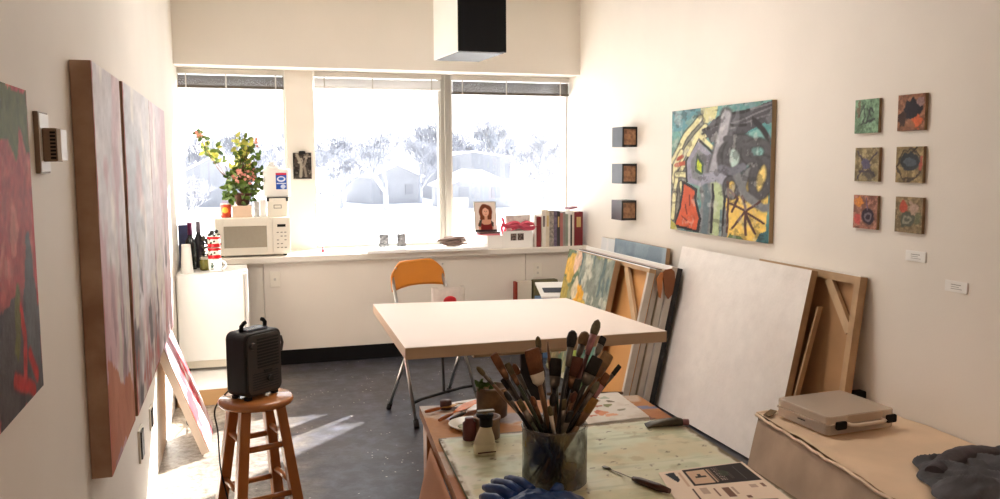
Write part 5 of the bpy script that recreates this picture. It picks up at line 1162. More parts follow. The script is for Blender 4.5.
# ================================================================== WORK TABLE
TZ = 0.78
r = thing('work_table', 'paint-covered wooden work table in the foreground with brushes on it', 'table', (0.82, 1.8, 0))
tc = [(0.496, 2.458), (1.176, 2.368), (1.105, 0.95), (0.36, 0.95)]
a = Art(90, 130, 0.5, (186, 132, 84))
a.blot(3, 5, 601, 0.45, 0.6, (168, 108, 64)); a.blot(5, 6, 603, 0.55, 0.66, (206, 160, 116), 0.8); a.blot(6, 9, 607, 0.6, 0.66, (146, 156, 176), 0.7); a.blot(9, 14, 609, 0.62, 0.68, (206, 196, 186), 0.7)
a.poly([(0.03, 0.905), (0.10, 0.90), (0.14, 0.93), (0.06, 0.95)], (170, 184, 210), 0.1); a.poly([(0.93, 0.90), (1, 0.895), (1, 0.915), (0.9, 0.92)], (120, 122, 150), 0.04); a.poly([(0.88, 0.84), (0.94, 0.83), (0.94, 0.86), (0.88, 0.87)], (96, 70, 60), 0.1)
MB().hexa([(x, y, TZ - 0.04) for x, y in (tc[3], tc[2], tc[1], tc[0])] + [(x, y, TZ - 0.0105) for x, y in (tc[3], tc[2], tc[1], tc[0])]).build('table_board', mk('table_plank', S(178, 122, 74), 0.55, var=0.25, scale=10), r)
def quadpaint(art, name, q, z, mat, parent, zf=None):
    """painted horizontal quad; q = near left, near right, far right, far left"""
    o = painted(art, name, (0, 0, 0), (1, 0, 0), (0, 1, 0), mat, parent)
    inv = Matrix.Translation(-V3(parent.location)) if parent is not None else Matrix.Identity(4)
    for j in range(art.ny):
        for i in range(art.nx):
            u, v = i / (art.nx - 1), j / (art.ny - 1)
            p = V3((*q[0], 0)).lerp(V3((*q[1], 0)), u).lerp(V3((*q[3], 0)).lerp(V3((*q[2], 0)), u), v)
            p.z = z + (zf(u, v) if zf else 0); o.data.vertices[j * art.nx + i].co = inv @ p
    return o
quadpaint(a, 'painted_board_top', (tc[3], tc[2], tc[1], tc[0]), TZ - 0.01, M['paint'], r)
for x, y in ((0.52, 2.38), (1.12, 2.30), (0.42, 1.02), (0.98, 1.02)):
    MB().box(x - 0.025, x + 0.025, y - 0.025, y + 0.025, 0, TZ - 0.04).build('leg', M['stool_wood'], r, bevel=0.003)
GQ = [(0.398, 0.97), (1.092, 0.97), (1.152, 2.095), (0.477, 2.118)]
a = Art(150, 220, 0.56, (216, 224, 200))
a.blot(5, 6, 621, 0.4, 0.62, (202, 214, 190)); a.blot(8, 9, 623, 0.52, 0.68, (222, 212, 182), 0.7); a.blot(16, 18, 627, 0.54, 0.68, (180, 190, 160), 0.6); a.blot(24, 28, 629, 0.66, 0.74, (160, 148, 112), 0.4)
a.put(np.clip((0.75 - np.hypot((a.s - 0.2) * 0.9, (a.t - 0.62))) / 0.5, 0, 1) * np.clip((fbm(a.s * 5, a.t * 9, 661) - 0.4) / 0.2, 0, 1) * 0.5, (198, 184, 136))
a.blot(60, 66, 633, 0.76, 0.79, (84, 80, 60), 0.8)
a.blot(3, 34, 637, 0.54, 0.66, (224, 226, 206), 0.6); a.blot(6, 44, 639, 0.58, 0.68, (166, 176, 146), 0.45)
edge = np.minimum(np.minimum(a.s, 1 - a.s) * 0.56, 1 - a.t); n = fbm(a.s * 20, a.t * 36, 641)
a.put(np.clip((0.022 - edge + 0.02 * (n - 0.5)) / 0.012, 0, 1) * 0.9, (214, 212, 196)); a.put(np.clip((0.010 - edge + 0.016 * (n - 0.5)) / 0.005, 0, 1), (108, 92, 62))
a.put(np.clip((0.12 - a.s + 0.1 * (n - 0.5)) / 0.1, 0, 1) * np.clip((n - 0.45) / 0.1, 0, 1) * 0.8, (226, 222, 206))
gl_ = thing('palette_glass', 'pale green paint-smeared glass sheet covering the work table', 'palette', (0.8, 1.6, TZ - 0.0095))
MB().hexa([(x, y, TZ - 0.0095) for x, y in GQ] + [(x, y, TZ - 0.0008) for x, y in GQ]).build('glass_sheet', mk('green_glass_edge', S(120, 140, 116), 0.2), gl_)
M['wet'] = mk_paint('dried_paint_film', 0.32, 0.25, 30)
quadpaint(a, 'paint_film', GQ, TZ, M['wet'], gl_)
# white palette paper at the back
a = Art(60, 50, 0.8, (226, 220, 210)); a.blot(4, 4, 651, 0.45, 0.65, (212, 202, 190))
for x, y, R_, c_ in ((0.36, 0.30, 0.09, (222, 150, 110)), (0.30, 0.34, 0.05, (206, 120, 90)), (0.28, 0.74, 0.05, (140, 90, 70)), (0.45, 0.68, 0.05, (150, 120, 96)), (0.56, 0.52, 0.05, (136, 140, 96)), (0.72, 0.32, 0.06, (150, 146, 124)), (0.2, 0.2, 0.05, (196, 130, 110)), (0.14, 0.6, 0.05, (220, 170, 130)), (0.62, 0.8, 0.05, (170, 180, 160)), (0.85, 0.5, 0.04, (190, 180, 160)), (0.5, 0.86, 0.05, (196, 120, 96)), (0.4, 0.5, 0.05, (170, 96, 70)), (0.66, 0.66, 0.045, (120, 110, 90)), (0.1, 0.4, 0.05, (206, 140, 110)), (0.5, 0.2, 0.06, (226, 170, 136))):
    a.ell(x, y, R_, R_ * 0.7, c_, wob=0.15)
PQ = [(0.885, 2.105), (1.085, 2.113), (1.108, 2.372), (0.945, 2.392)]
r = thing('palette_sheet', 'white palette sheet dotted with peach and green paint behind the brush jar', 'palette', (1.0, 2.25, TZ - 0.0095))
quadpaint(a, 'sheet', PQ, TZ + 0.0035, M['paint'], r, lambda u, v: 0.0015 * math.sin(9 * u) * math.sin(7 * v))
mb = MB()
MB().hexa([(x, y, TZ - 0.0095) for x, y in PQ] + [(x, y, TZ + 0.001) for x, y in PQ]).build('pad', M['paper'], r)
# kraft paper hanging off the left edge of the table
mb = MB(); vs = []; n1, n2 = 20, 14
for j in range(n2 + 1):
    for i in range(n1 + 1):
        u, v = i / n1, j / n2; y = 2.14 - 0.75 * u; xe = 0.496 + (2.458 - y) * (0.36 - 0.496) / (2.458 - 0.95)
        x = xe - 0.006 - 0.06 * v - 0.025 * v * math.sin(5 * u + 1) - 0.012 * math.sin(11 * u) * v
        z = TZ - 0.03 - (0.34 + 0.05 * math.sin(3 * u)) * v + (-0.0)
        vs.append((x, y, z))
mb.add(vs, [(j * (n1 + 1) + i, j * (n1 + 1) + i + 1, (j + 1) * (n1 + 1) + i + 1, (j + 1) * (n1 + 1) + i) for j in range(n2) for i in range(n1)], 0, True)
o = mb.build('kraft_sheet', mk('hanging_kraft', S(190, 132, 92), 0.7, var=0.12, scale=5), origin=(0.45, 1.9, 0.6)); sd = o.modifiers.new('solid', 'SOLIDIFY'); sd.thickness = 0.002
tag(o, 'brown paper sheet hanging off the left edge of the work table', 'paper')

# ------------------------------------------------ jar and brushes
JC = V3((0.6575, 1.738, TZ + 0.0005)); JR_ = 0.073; JH = 0.136
r = thing('brush_jar', 'large paint-smeared glass jar holding the paint brushes on the work table', 'jar', JC)
MB().lathe([(0.0, 0), (JR_ - 0.006, 0), (JR_, 0.006), (JR_, JH - 0.008), (JR_ + 0.002, JH - 0.004), (JR_ + 0.001, JH), (JR_ - 0.003, JH), (JR_ - 0.004, JH - 0.01), (JR_ - 0.004, 0.010), (0.0, 0.008)], JC, 40, cap0=False, cap1=False).build('glass', mk_smeared_glass('smeared_glass'), r)

FC = {'wood': mk('brush_wood', S(116, 84, 52), 0.45, var=0.3, scale=20), 'black': mk('brush_black', S(24, 22, 24), 0.35, var=0.2, scale=20), 'dark': mk('brush_dark_wood', S(48, 36, 28), 0.45, var=0.35, scale=20), 'red': mk('brush_red', S(70, 30, 26), 0.4, var=0.2, scale=20), 'green': mk('brush_green', S(54, 66, 44), 0.4, var=0.3, scale=20)}
FER = {'steel': mk('brush_ferrule', S(112, 106, 98), 0.4, 0.7, var=0.3, scale=30), 'white': mk('white_ferrule', S(196, 186, 170), 0.5, var=0.2, scale=30), 'copper': mk('copper_ferrule', S(110, 78, 54), 0.4, 0.7, var=0.3, scale=30), 'pink': mk('stained_ferrule', S(160, 110, 112), 0.5, 0.2, var=0.4, scale=40)}
BR = {'olive': mk('bristle_olive', S(92, 80, 48), 0.75, var=0.35, scale=40, bump=0.5, bscale=150), 'brown': mk('bristle_brown', S(112, 66, 32), 0.75, var=0.3, scale=40, bump=0.5, bscale=150), 'black': mk('bristle_black', S(26, 21, 20), 0.75, var=0.3, scale=40, bump=0.5, bscale=150), 'beige': mk('bristle_beige', S(132, 104, 70), 0.8, var=0.3, scale=40, bump=0.5, bscale=150), 'rust': mk('bristle_rust', S(88, 44, 26), 0.75, var=0.35, scale=40, bump=0.5, bscale=150), 'grey': mk('bristle_grey', S(112, 106, 84), 0.75, var=0.35, scale=40, bump=0.5, bscale=150), 'yellow': mk('bristle_yellow', S(140, 98, 38), 0.75, var=0.3, scale=40, bump=0.5, bscale=150)}
def brush(label, tip, kind, w_, hb, hf, handle, fer, bris, foot=None, k=[0]):
    """tip = top of the bristles in world space; the handle end stands on the jar floor; hb/hf lengths of bristles and ferrule"""
    i = k[0]; k[0] += 1; rnd = random.Random(100 + i)
    tip = V3(tip)
    a_ = i * 2.399; R_ = 0.020 + 0.022 * ((i * 37) % 10) / 10
    if foot is None:
        off = V3((tip.x - JC.x, tip.y - JC.y, 0)); foot = V3((JC.x - off.x * 0.25 + R_ * 0.5 * math.cos(a_), JC.y - off.y * 0.2 + R_ * 0.8 * math.sin(a_), JC.z + 0.011))
    # keep inside the jar mouth
    t = (JH - 0.011) / (tip.z - foot.z); mx = foot.lerp(tip, t); dv_ = V3((mx.x - JC.x, mx.y - JC.y, 0)); lim_ = JR_ - 0.011
    if dv_.length > lim_:
        mx2 = JC + dv_.normalized() * lim_; mx2.z = mx.z
        foot = tip + (mx2 - tip) / (1 - t) if t < 0.98 else foot
        dv2 = V3((foot.x - JC.x, foot.y - JC.y, 0))
        if dv2.length > JR_ - 0.014: dv2 = dv2.normalized() * (JR_ - 0.014)
        foot = V3((JC.x + dv2.x, JC.y + dv2.y, JC.z + 0.011))
    d = (tip - foot).normalized()
    r = thing('paint_brush', label, 'paint brush', foot, 'paint brushes in the jar')
    f1 = tip - d * hb; f0 = f1 - d * hf
    hr = 0.0042 if w_ < 0.02 else 0.006
    L = (f0 - foot).length
    MB().tube([foot, foot + d * L * 0.25, foot + d * L * 0.8, f0 + d * 0.002], [hr * 0.5, hr * 0.8, hr * 1.15, hr * 0.95], n=8).build('handle', FC[handle], r)
    ref = V3((1, 0.15, 0))
    flat = {'round': 1.0, 'flat': 0.35, 'mop': 1.0, 'stick': 1.0}[kind]
    # n.b. first side axis carries the full width
    if kind == 'stick':
        MB().tube([f0, f1, tip], [hr, hr * 0.9, hr * 0.5], n=8).build('tip', FER[fer], r); return
    if kind == 'flat':
        MB().tube([f0, f0 + d * hf * 0.35, f1], [hr, w_ * 0.42, w_ * 0.5], n=14, flat=0.35, ref=ref).build('ferrule', FER[fer], r)
        MB().tube([f1, f1 + d * hb * 0.5, tip - d * 0.002, tip], [w_ * 0.5, w_ * 0.53, w_ * 0.5, w_ * 0.42], n=14, flat=0.33, ref=ref).build('bristles', BR[bris], r)
    else:
        e = 0.5 if kind == 'round' else 0.5
        MB().tube([f0, f0 + d * hf * 0.4, f1], [hr, w_ * 0.36, w_ * 0.40], n=12).build('ferrule', FER[fer], r)
        pr = [0.40, 0.5, 0.5, 0.36, 0.08] if kind == 'round' else [0.42, 0.55, 0.62, 0.5, 0.22]
        MB().tube([f1, f1 + d * hb * 0.25, f1 + d * hb * 0.55, f1 + d * hb * 0.85, tip], [w_ * q for q in pr], n=12).build('bristles', BR[bris], r)
# camera-independent tip positions measured in the room
BRUSHES = [
 ('slim olive brush leaning farthest left out of the jar', (0.492, 1.79, 1.047), 'round', 0.012, 0.024, 0.03, 'wood', 'steel', 'olive'),
 ('flat tan brush leaning left, second from the left', (0.522, 1.76, 1.080), 'flat', 0.019, 0.034, 0.035, 'dark', 'copper', 'brown'),
 ('olive filbert brush leaning left, third from the left', (0.565, 1.80, 1.047), 'flat', 0.015, 0.028, 0.03, 'green', 'copper', 'olive'),
 ('wide square-tipped brown hake brush with pale ferrule at the front left', (0.612, 1.765, 1.084), 'flat', 0.037, 0.056, 0.03, 'wood', 'white', 'brown'),
 ('tall pointed olive round brush just right of the hake brush', (0.650, 1.83, 1.098), 'round', 0.014, 0.028, 0.04, 'dark', 'copper', 'olive'),
 ('plain thin wooden stick among the brushes, with pale end', (0.685, 1.86, 1.076), 'stick', 0.008, 0.03, 0.05, 'wood', 'copper', 'brown'),
 ('broad black brush head low in the middle of the jar', (0.692, 1.82, 1.045), 'flat', 0.030, 0.042, 0.03, 'black', 'steel', 'black'),
 ('tall black mop brush rising above the middle of the jar', (0.726, 1.80, 1.112), 'mop', 0.020, 0.040, 0.045, 'black', 'steel', 'black'),
 ('broad rust-red flat brush right of the middle', (0.738, 1.79, 1.050), 'flat', 0.040, 0.046, 0.03, 'dark', 'copper', 'rust'),
 ('fluffy beige mop brush right of the tall black one', (0.775, 1.84, 1.098), 'mop', 0.022, 0.034, 0.03, 'dark', 'steel', 'beige'),
 ('tallest brush, pointed grey-olive head with stained ferrule', (0.793, 1.81, 1.132), 'round', 0.021, 0.038, 0.05, 'red', 'pink', 'grey'),
 ('broad black-brown brush under the tallest one', (0.775, 1.77, 1.052), 'flat', 0.034, 0.042, 0.03, 'dark', 'steel', 'black'),
 ('broad tan brush fanning out at the right', (0.812, 1.79, 1.054), 'flat', 0.030, 0.036, 0.03, 'wood', 'copper', 'beige'),
 ('small black flat brush at the upper right', (0.830, 1.86, 1.078), 'flat', 0.018, 0.022, 0.03, 'black', 'steel', 'black'),
 ('thin black brush leaning farthest right', (0.836, 1.78, 1.026), 'flat', 0.013, 0.028, 0.03, 'black', 'black' if 0 else 'steel', 'black'),
 ('brownish flat brush leaning right beside the farthest right one', (0.796, 1.76, 1.014), 'flat', 0.018, 0.03, 0.035, 'dark', 'pink', 'brown'),
 ('short brown brush low at the front left of the bundle', (0.590, 1.70, 0.995), 'round', 0.013, 0.026, 0.05, 'black', 'copper', 'brown'),
 ('short black round brush low beside the hake brush', (0.640, 1.70, 0.998), 'round', 0.015, 0.03, 0.04, 'black', 'steel', 'black'),
 ('short olive brush low at the middle front', (0.662, 1.69, 0.985), 'flat', 0.012, 0.026, 0.05, 'black', 'steel', 'olive'),
 ('short rust brush low at the middle front', (0.688, 1.69, 1.0), 'round', 0.013, 0.028, 0.05, 'dark', 'copper', 'rust'),
 ('yellow-stained flat brush low at the right front', (0.735, 1.69, 0.980), 'flat', 0.024, 0.036, 0.04, 'wood', 'copper', 'yellow'),
 ('dark brush between the two left leaning brushes', (0.545, 1.77, 1.02), 'flat', 0.013, 0.026, 0.035, 'dark', 'steel', 'black'),
 ('grey round brush low at the right of the rust-red one', (0.752, 1.71, 1.012), 'round', 0.015, 0.030, 0.05, 'black', 'steel', 'grey'),
 ('olive brush standing behind the black mop brush', (0.706, 1.86, 1.03), 'flat', 0.020, 0.03, 0.04, 'green', 'steel', 'olive'),
 ('dark flat brush standing upright in the centre', (0.712, 1.73, 1.016), 'flat', 0.020, 0.034, 0.04, 'black', 'copper', 'black'),
 ('short black flat brush at the very front of the bundle', (0.672, 1.675, 0.962), 'flat', 0.016, 0.03, 0.04, 'black', 'steel', 'black'),
 ('short grey-ferruled brush low at the front right of the hake brush', (0.625, 1.685, 0.975), 'round', 0.012, 0.024, 0.055, 'black', 'white', 'olive'),
 ('thin dark brush leaning left in front of the tan one', (0.535, 1.72, 1.005), 'round', 0.012, 0.026, 0.035, 'black', 'steel', 'black'),
 ('dark green-handled brush low at the left of the bundle', (0.565, 1.715, 0.985), 'flat', 0.014, 0.028, 0.035, 'green', 'steel', 'olive'),
 ('worn rust brush low behind the yellow-stained one', (0.758, 1.75, 0.985), 'flat', 0.022, 0.03, 0.035, 'dark', 'copper', 'rust'),
 ('dark slim brush standing at the middle back of the bundle', (0.668, 1.85, 1.02), 'round', 0.013, 0.026, 0.035, 'black', 'steel', 'black'),
 ('brown round brush at the back left of the jar', (0.600, 1.86, 1.03), 'round', 0.015, 0.03, 0.04, 'dark', 'steel', 'brown'),
]
for b_ in BRUSHES:
    b_ = list(b_)
    brush(*b_)

# ------------------------------------------------ things around the jar
# blue glove / rag
r = thing('blue_glove', 'crumpled blue rubber glove lying before the brush jar', 'glove', (0.575, 1.62, TZ))
bl_ = mk('blue_nitrile', S(24, 62, 122), 0.42, var=0.25, scale=14, bump=0.4, bscale=40)
nx, ny = 60, 46; X_, Y_ = np.meshgrid(np.linspace(-1, 1, nx), np.linspace(-1, 1, ny)); ang = np.arctan2(Y_, X_); rad = np.hypot(X_, Y_)
lim = 0.85 + 0.08 * np.sin(4 * ang + 1) + 0.06 * np.sin(9 * ang + 2); body = np.clip(1 - (rad / lim) ** 2.5, 0, 1)
rid = 1 - np.abs(2 * vnoise(X_ * 2.2 + 1.4 * Y_ + 5, Y_ * 2.6 - X_ + 3, 87) - 1); rid2 = 1 - np.abs(2 * vnoise(X_ * 4 + 2, Y_ * 4.5 + 3 * X_, 88) - 1)
H_ = body ** 0.5 * (0.018 + 0.022 * rid + 0.010 * rid2)
vs = []
for j in range(ny):
    for i in range(nx):
        k2 = min(1.0, lim[j, i] / max(rad[j, i], 1e-6)); vs.append((0.578 + X_[j, i] * k2 * 0.105, 1.60 + Y_[j, i] * k2 * 0.085, TZ + 0.001 + 0.8 * H_[j, i]))
MB().add(vs, [(j * nx + i, j * nx + i + 1, (j + 1) * nx + i + 1, (j + 1) * nx + i) for j in range(ny - 1) for i in range(nx - 1)], 0, True).build('palm', bl_, r)
for q, (p0, p1) in enumerate((((0.53, 1.64, 0.016), (0.487, 1.725, 0.014)), ((0.55, 1.65, 0.018), (0.515, 1.752, 0.014)), ((0.575, 1.655, 0.02), (0.548, 1.757, 0.015)), ((0.50, 1.61, 0.014), (0.468, 1.68, 0.012)), ((0.62, 1.64, 0.016), (0.645, 1.66, 0.016)))):
    a_ = V3(p0); b_ = V3(p1); a_.z += TZ; b_.z += TZ
    MB().tube([a_, a_.lerp(b_, 0.4) + V3((0, 0, 0.008)), a_.lerp(b_, 0.8) + V3((0, 0, 0.002)), b_], [0.014, 0.013, 0.012, 0.006], n=10, flat=0.8).build('finger', bl_, r)
# white bottle with black cap
r = thing('medium_bottle', 'small pale bottle with black pump cap left of the brush jar', 'bottle', (0.556, 1.965, TZ))
MB().rbox(0.533, 0.585, 1.945, 1.985, TZ + 0.0005, TZ + 0.034, 0.012, 'z', 4).build('bottle_base', mk('milky_bottle', S(206, 198, 168), 0.35, var=0.12, scale=20), r, bevel=0.006)
vs = []; n = 20
for k2, (sx, sy, z) in enumerate(((0.0255, 0.0195, 0.033), (0.0225, 0.018, 0.046), (0.017, 0.015, 0.060), (0.0135, 0.013, 0.070), (0.0125, 0.0125, 0.073))):
    for j in range(n):
        t = 2 * math.pi * j / n; vs.append((0.559 + 0.004 * k2 / 4 + sx * math.copysign(abs(math.cos(t)) ** 0.8, math.cos(t)), 1.965 + sy * math.copysign(abs(math.sin(t)) ** 0.8, math.sin(t)), TZ + z))
MB().add(vs, [(i * n + j, i * n + (j + 1) % n, (i + 1) * n + (j + 1) % n, (i + 1) * n + j) for i in range(4) for j in range(n)] + [tuple(range(4 * n, 5 * n))], 0, True).build('bottle_shoulder', bpy.data.materials['milky_bottle'], r)
MB().lathe([(0.0165, 0.072), (0.0165, 0.094), (0.0155, 0.096), (0.0, 0.096)], (0.563, 1.965, TZ), 18, cap1=False).lathe([(0.021, 0.0965), (0.022, 0.102), (0.0, 0.102)], (0.56, 1.965, TZ), 18, cap1=False).build('cap', M['black'], r)
MB().lathe([(0.008, 0.1022), (0.008, 0.106), (0.0, 0.106)], (0.56, 1.965, TZ), 12, cap1=False).box(0.540, 0.584, 1.957, 1.973, TZ + 0.1062, TZ + 0.112).build('pump', mk('pale_pump', S(120, 110, 84), 0.4), r, bevel=0.003)
MB().box(0.536, 0.582, 1.9436, 1.9449, TZ + 0.010, TZ + 0.013).build('label_line', mk('maroon_ink', S(70, 24, 26), 0.5), r)
# pot with sprig
r = thing('sprig_pot', 'brown stained tin with a green sprig behind the bottle', 'pot', (0.668, 2.27, TZ))
MB().lathe([(0.040, 0), (0.044, 0.004), (0.044, 0.078), (0.0465, 0.081), (0.0465, 0.087), (0.042, 0.087), (0.041, 0.073), (0.0, 0.071)], (0.668, 2.27, TZ - 0.0005), 26, cap1=False).build('tin', mk('stained_tin', S(120, 92, 62), 0.5, var=0.6, scale=22), r)
mb = MB(); rnd = random.Random(8)
for i in range(18): leaf(mb, V3((0.640 + rnd.uniform(-0.015, 0.02), 2.27 + rnd.uniform(-0.02, 0.02), TZ + 0.07 + rnd.uniform(0, 0.03))), V3((rnd.uniform(-1, 1), rnd.uniform(-1, 1), rnd.uniform(0, 1))), 0.03, 0.007)
mb.build('sprig', mk('sprig_green', S(70, 104, 44), 0.5, var=0.4, scale=30), r)
o = MB().lathe([(0.030, 0), (0.034, 0.003), (0.034, 0.05), (0.036, 0.052), (0.036, 0.058), (0.03, 0.058), (0.028, 0.045), (0, 0.044)], (0.600, 2.085, TZ), 20, cap1=False).build('small_jar', mk('dusky_jar', S(130, 96, 76), 0.4, var=0.4, scale=22), origin=(0.6, 2.085, TZ)); tag(o, 'small dusky jar right behind the pale bottle', 'jar')
o = MB().lathe([(0.016, 0), (0.018, 0.003), (0.018, 0.045), (0.012, 0.05), (0.012, 0.058), (0, 0.058)], (0.552, 2.085, TZ), 16, cap1=False).build('small_jar', mk('wine_jar', S(96, 40, 40), 0.4, var=0.3, scale=22), origin=(0.552, 2.085, TZ)); tag(o, 'tiny dark red bottle left of the dusky jar', 'jar')
r = thing('mixing_dish', 'round white mixing dish smeared with green beside the palette knives', 'dish', (0.592, 2.22, TZ))
MB().lathe([(0.0, 0), (0.045, 0.0), (0.062, 0.010), (0.064, 0.012), (0.060, 0.012), (0.044, 0.003), (0.0, 0.003)], (0.592, 2.215, TZ - 0.0095), 30, cap0=False, cap1=False).build('dish', mk('dish_glaze', S(222, 214, 196), 0.3, var=0.15, scale=20), r)
MB().ball((0.588, 2.215, TZ - 0.006), 0.035, 14, 6, sc=(1, 0.8, 0.08)).build('paint_pool', mk('sage_paint', S(168, 172, 128), 0.4, var=0.3, scale=30), r)
o = MB().obox((0.60, 2.36, TZ - 0.0095), (0.14, 0.03, 0), (-0.02, 0.085, 0), (0, 0, 0.006)).build('paper_pad', M['paper'], origin=(0.67, 2.41, TZ)); tag(o, 'small white paper pad at the far left of the work table', 'paper')
o = MB().lathe([(0.016, 0), (0.018, 0.002), (0.018, 0.026), (0.0, 0.028)], (0.565, 2.405, TZ - 0.0095), 14, cap1=False).build('paint_pot', mk('pot_brown', S(90, 52, 44), 0.5, var=0.4, scale=30), origin=(0.565, 2.405, TZ)); tag(o, 'tiny brown paint pot beside the white pad', 'pot')
def knife(label, h0, h1, b1, hm, bm, w_):
    """palette knife: handle h0->h1, blade h1->b1"""
    r = thing('palette_knife', label, 'palette knife', h0, 'palette knives on the work table')
    h0, h1, b1 = V3(h0), V3(h1), V3(b1)
    k_ = 1.5 if 'trowel' in label else 1.0
    MB().tube([h0, h0.lerp(h1, 0.3), h0.lerp(h1, 0.8), h1], [0.004 * k_, 0.0062 * k_, 0.0055 * k_, 0.0035 * k_], n=8).build('handle', hm, r)
    d = (b1 - h1); MB().tube([h1, h1 + d * 0.25, h1 + d * 0.6, b1], [0.002, w_ * 0.6, w_, w_ * 0.3], n=10, flat=0.12, ref=V3((-d.y, d.x, 0)).normalized()).build('blade', bm, r)
oz = TZ
wh_ = mk('knife_handle', S(170, 96, 44), 0.45, var=0.2, scale=20)
knife('palette knife with slim wooden handle at the corner of the work table', (0.494, 2.365, oz), (0.545, 2.385, oz + 0.001), (0.60, 2.40, oz + 0.004), wh_, mk('amber_blade', S(186, 130, 40), 0.4, 0.3, var=0.3, scale=30), 0.016)
knife('palette knife with orange-smeared blade pointing to the tin', (0.513, 2.268, oz + 0.001), (0.565, 2.315, oz + 0.004), (0.665, 2.40, oz + 0.012), wh_, mk('orange_blade', S(246, 132, 36), 0.4, 0.0, var=0.3, scale=30), 0.022)
knife('palette knife with white-smeared blade beside the orange one', (0.545, 2.265, oz + 0.001), (0.60, 2.31, oz + 0.004), (0.685, 2.365, oz + 0.014), mk('dark_handle', S(60, 44, 34), 0.5), mk('white_blade', S(232, 222, 212), 0.4, 0.1, var=0.2, scale=30), 0.02)
o = MB().tube([(0.60, 2.425, oz - 0.004), (0.76, 2.405, oz - 0.003)], 0.004, n=7).build('dowel', M['raw_wood'], origin=(0.68, 2.415, oz)); tag(o, 'pale thin dowel lying along the far edge of the work table', 'stick')
o = MB().tube([(0.885, 2.405, oz + 0.0085), (1.13, 2.385, oz - 0.004)], 0.0048, n=7).build('dowel', mk('dark_dowel', S(84, 66, 44), 0.6), origin=(1.0, 2.4, oz)); tag(o, 'dark thin stick lying behind the white palette sheet', 'stick')
knife('dark trowel-tipped palette knife lying in front of the flyer', (0.868, 1.592, TZ + 0.010), (0.829, 1.69, TZ + 0.007), (0.806, 1.775, TZ + 0.003), mk('burnt_handle', S(74, 36, 22), 0.4, var=0.5, scale=30), mk('dark_blade', S(70, 64, 46), 0.4, 0.4, var=0.3, scale=30), 0.003)
kb = [o for o in bpy.data.objects if o.name.startswith('palette_knife')][-1]
MB().tube([(0.808, 1.766, TZ + 0.0035), (0.806, 1.776, TZ + 0.0035), (0.8, 1.79, TZ + 0.0035)], [0.003, 0.007, 0.006], n=8, flat=0.25, ref=(1, 0, 0)).build('trowel_tip', bpy.data.materials['dark_blade'], kb)
# squeezed paint tube
r = thing('paint_tube', 'squeezed dirty paint tube lying at the right edge of the work table', 'paint tube', (1.09, 2.03, TZ))
vs = []; n = 14
for k2, (t, w_, h_) in enumerate(((0, 0.020, 0.002), (0.15, 0.02, 0.006), (0.5, 0.018, 0.010), (0.85, 0.016, 0.012), (1.0, 0.012, 0.010))):
    c_ = V3((1.038, 2.042, TZ)).lerp(V3((1.135, 2.018, TZ)), t)
    for j in range(n):
        q = 2 * math.pi * j / n; vs.append((c_.x + 0.25 * w_ * math.cos(q), c_.y + w_ * math.cos(q), c_.z + h_ + 0.001 + h_ * math.sin(q)))
MB().add(vs, [(i * n + j, i * n + (j + 1) % n, (i + 1) * n + (j + 1) % n, (i + 1) * n + j) for i in range(4) for j in range(n)] + [tuple(reversed(range(n))), tuple(range(4 * n, 5 * n))], 0, True).build('tube_body', mk('dirty_tube', S(78, 70, 50), 0.5, 0.2, var=0.5, scale=30), r)
MB().tube([(1.136, 2.018, TZ + 0.011), (1.152, 2.014, TZ + 0.010)], 0.009, n=10).build('cap', mk('rose_cap', S(150, 100, 100), 0.5, var=0.3, scale=30), r)

# flyer
a = Art(110, 90, 1.1, (240, 224, 206))
INK = (44, 38, 38); INK2 = (70, 50, 44)
a.poly([(0.05, 0.94), (0.16, 0.95), (0.17, 0.72), (0.13, 0.66)], (36, 42, 54), 0.0)
a.poly([(0.20, 0.52), (0.225, 0.52), (0.225, 0.93), (0.20, 0.93)], (196, 160, 132), 0.0, op=0.6)
a.poly([(0.26, 0.52), (0.97, 0.52), (0.97, 0.98), (0.26, 0.98)], (46, 40, 40), 0.0)
a.poly([(0.29, 0.57), (0.50, 0.57), (0.50, 0.93), (0.29, 0.93)], (214, 184, 156), 0.0)
a.poly([(0.34, 0.73), (0.46, 0.73), (0.46, 0.77), (0.34, 0.77)], INK, 0); a.poly([(0.385, 0.77), (0.415, 0.77), (0.415, 0.83), (0.385, 0.83)], INK, 0)
a.poly([(0.515, 0.57), (0.535, 0.57), (0.535, 0.93), (0.515, 0.93)], (196, 166, 140), 0); a.poly([(0.545, 0.60), (0.552, 0.60), (0.552, 0.93), (0.545, 0.93)], (150, 124, 106), 0)
for x in (0.585, 0.61, 0.635):
    for y in np.linspace(0.6, 0.92, 9): a.poly([(x, y), (x + 0.014, y), (x + 0.014, y + 0.02), (x, y + 0.02)], (176, 158, 146), 0.0, op=0.55 + 0.4 * ((int(y * 97 + x * 71)) % 2))
for x in (0.70, 0.72): a.poly([(x, 0.62), (x + 0.008, 0.62), (x + 0.008, 0.8), (x, 0.8)], (120, 110, 110), 0, op=0.5)
a.ell(0.66, 0.78, 0.05, 0.08, (70, 84, 64), wob=0.1, op=0.6)
for x in (0.79, 0.81, 0.83): a.poly([(x, 0.58), (x + 0.006, 0.58), (x + 0.006, 0.92), (x, 0.92)], (120, 116, 118), 0, op=0.6)
a.poly([(0.215, 0.10), (0.235, 0.10), (0.235, 0.46), (0.215, 0.46)], INK2, 0)
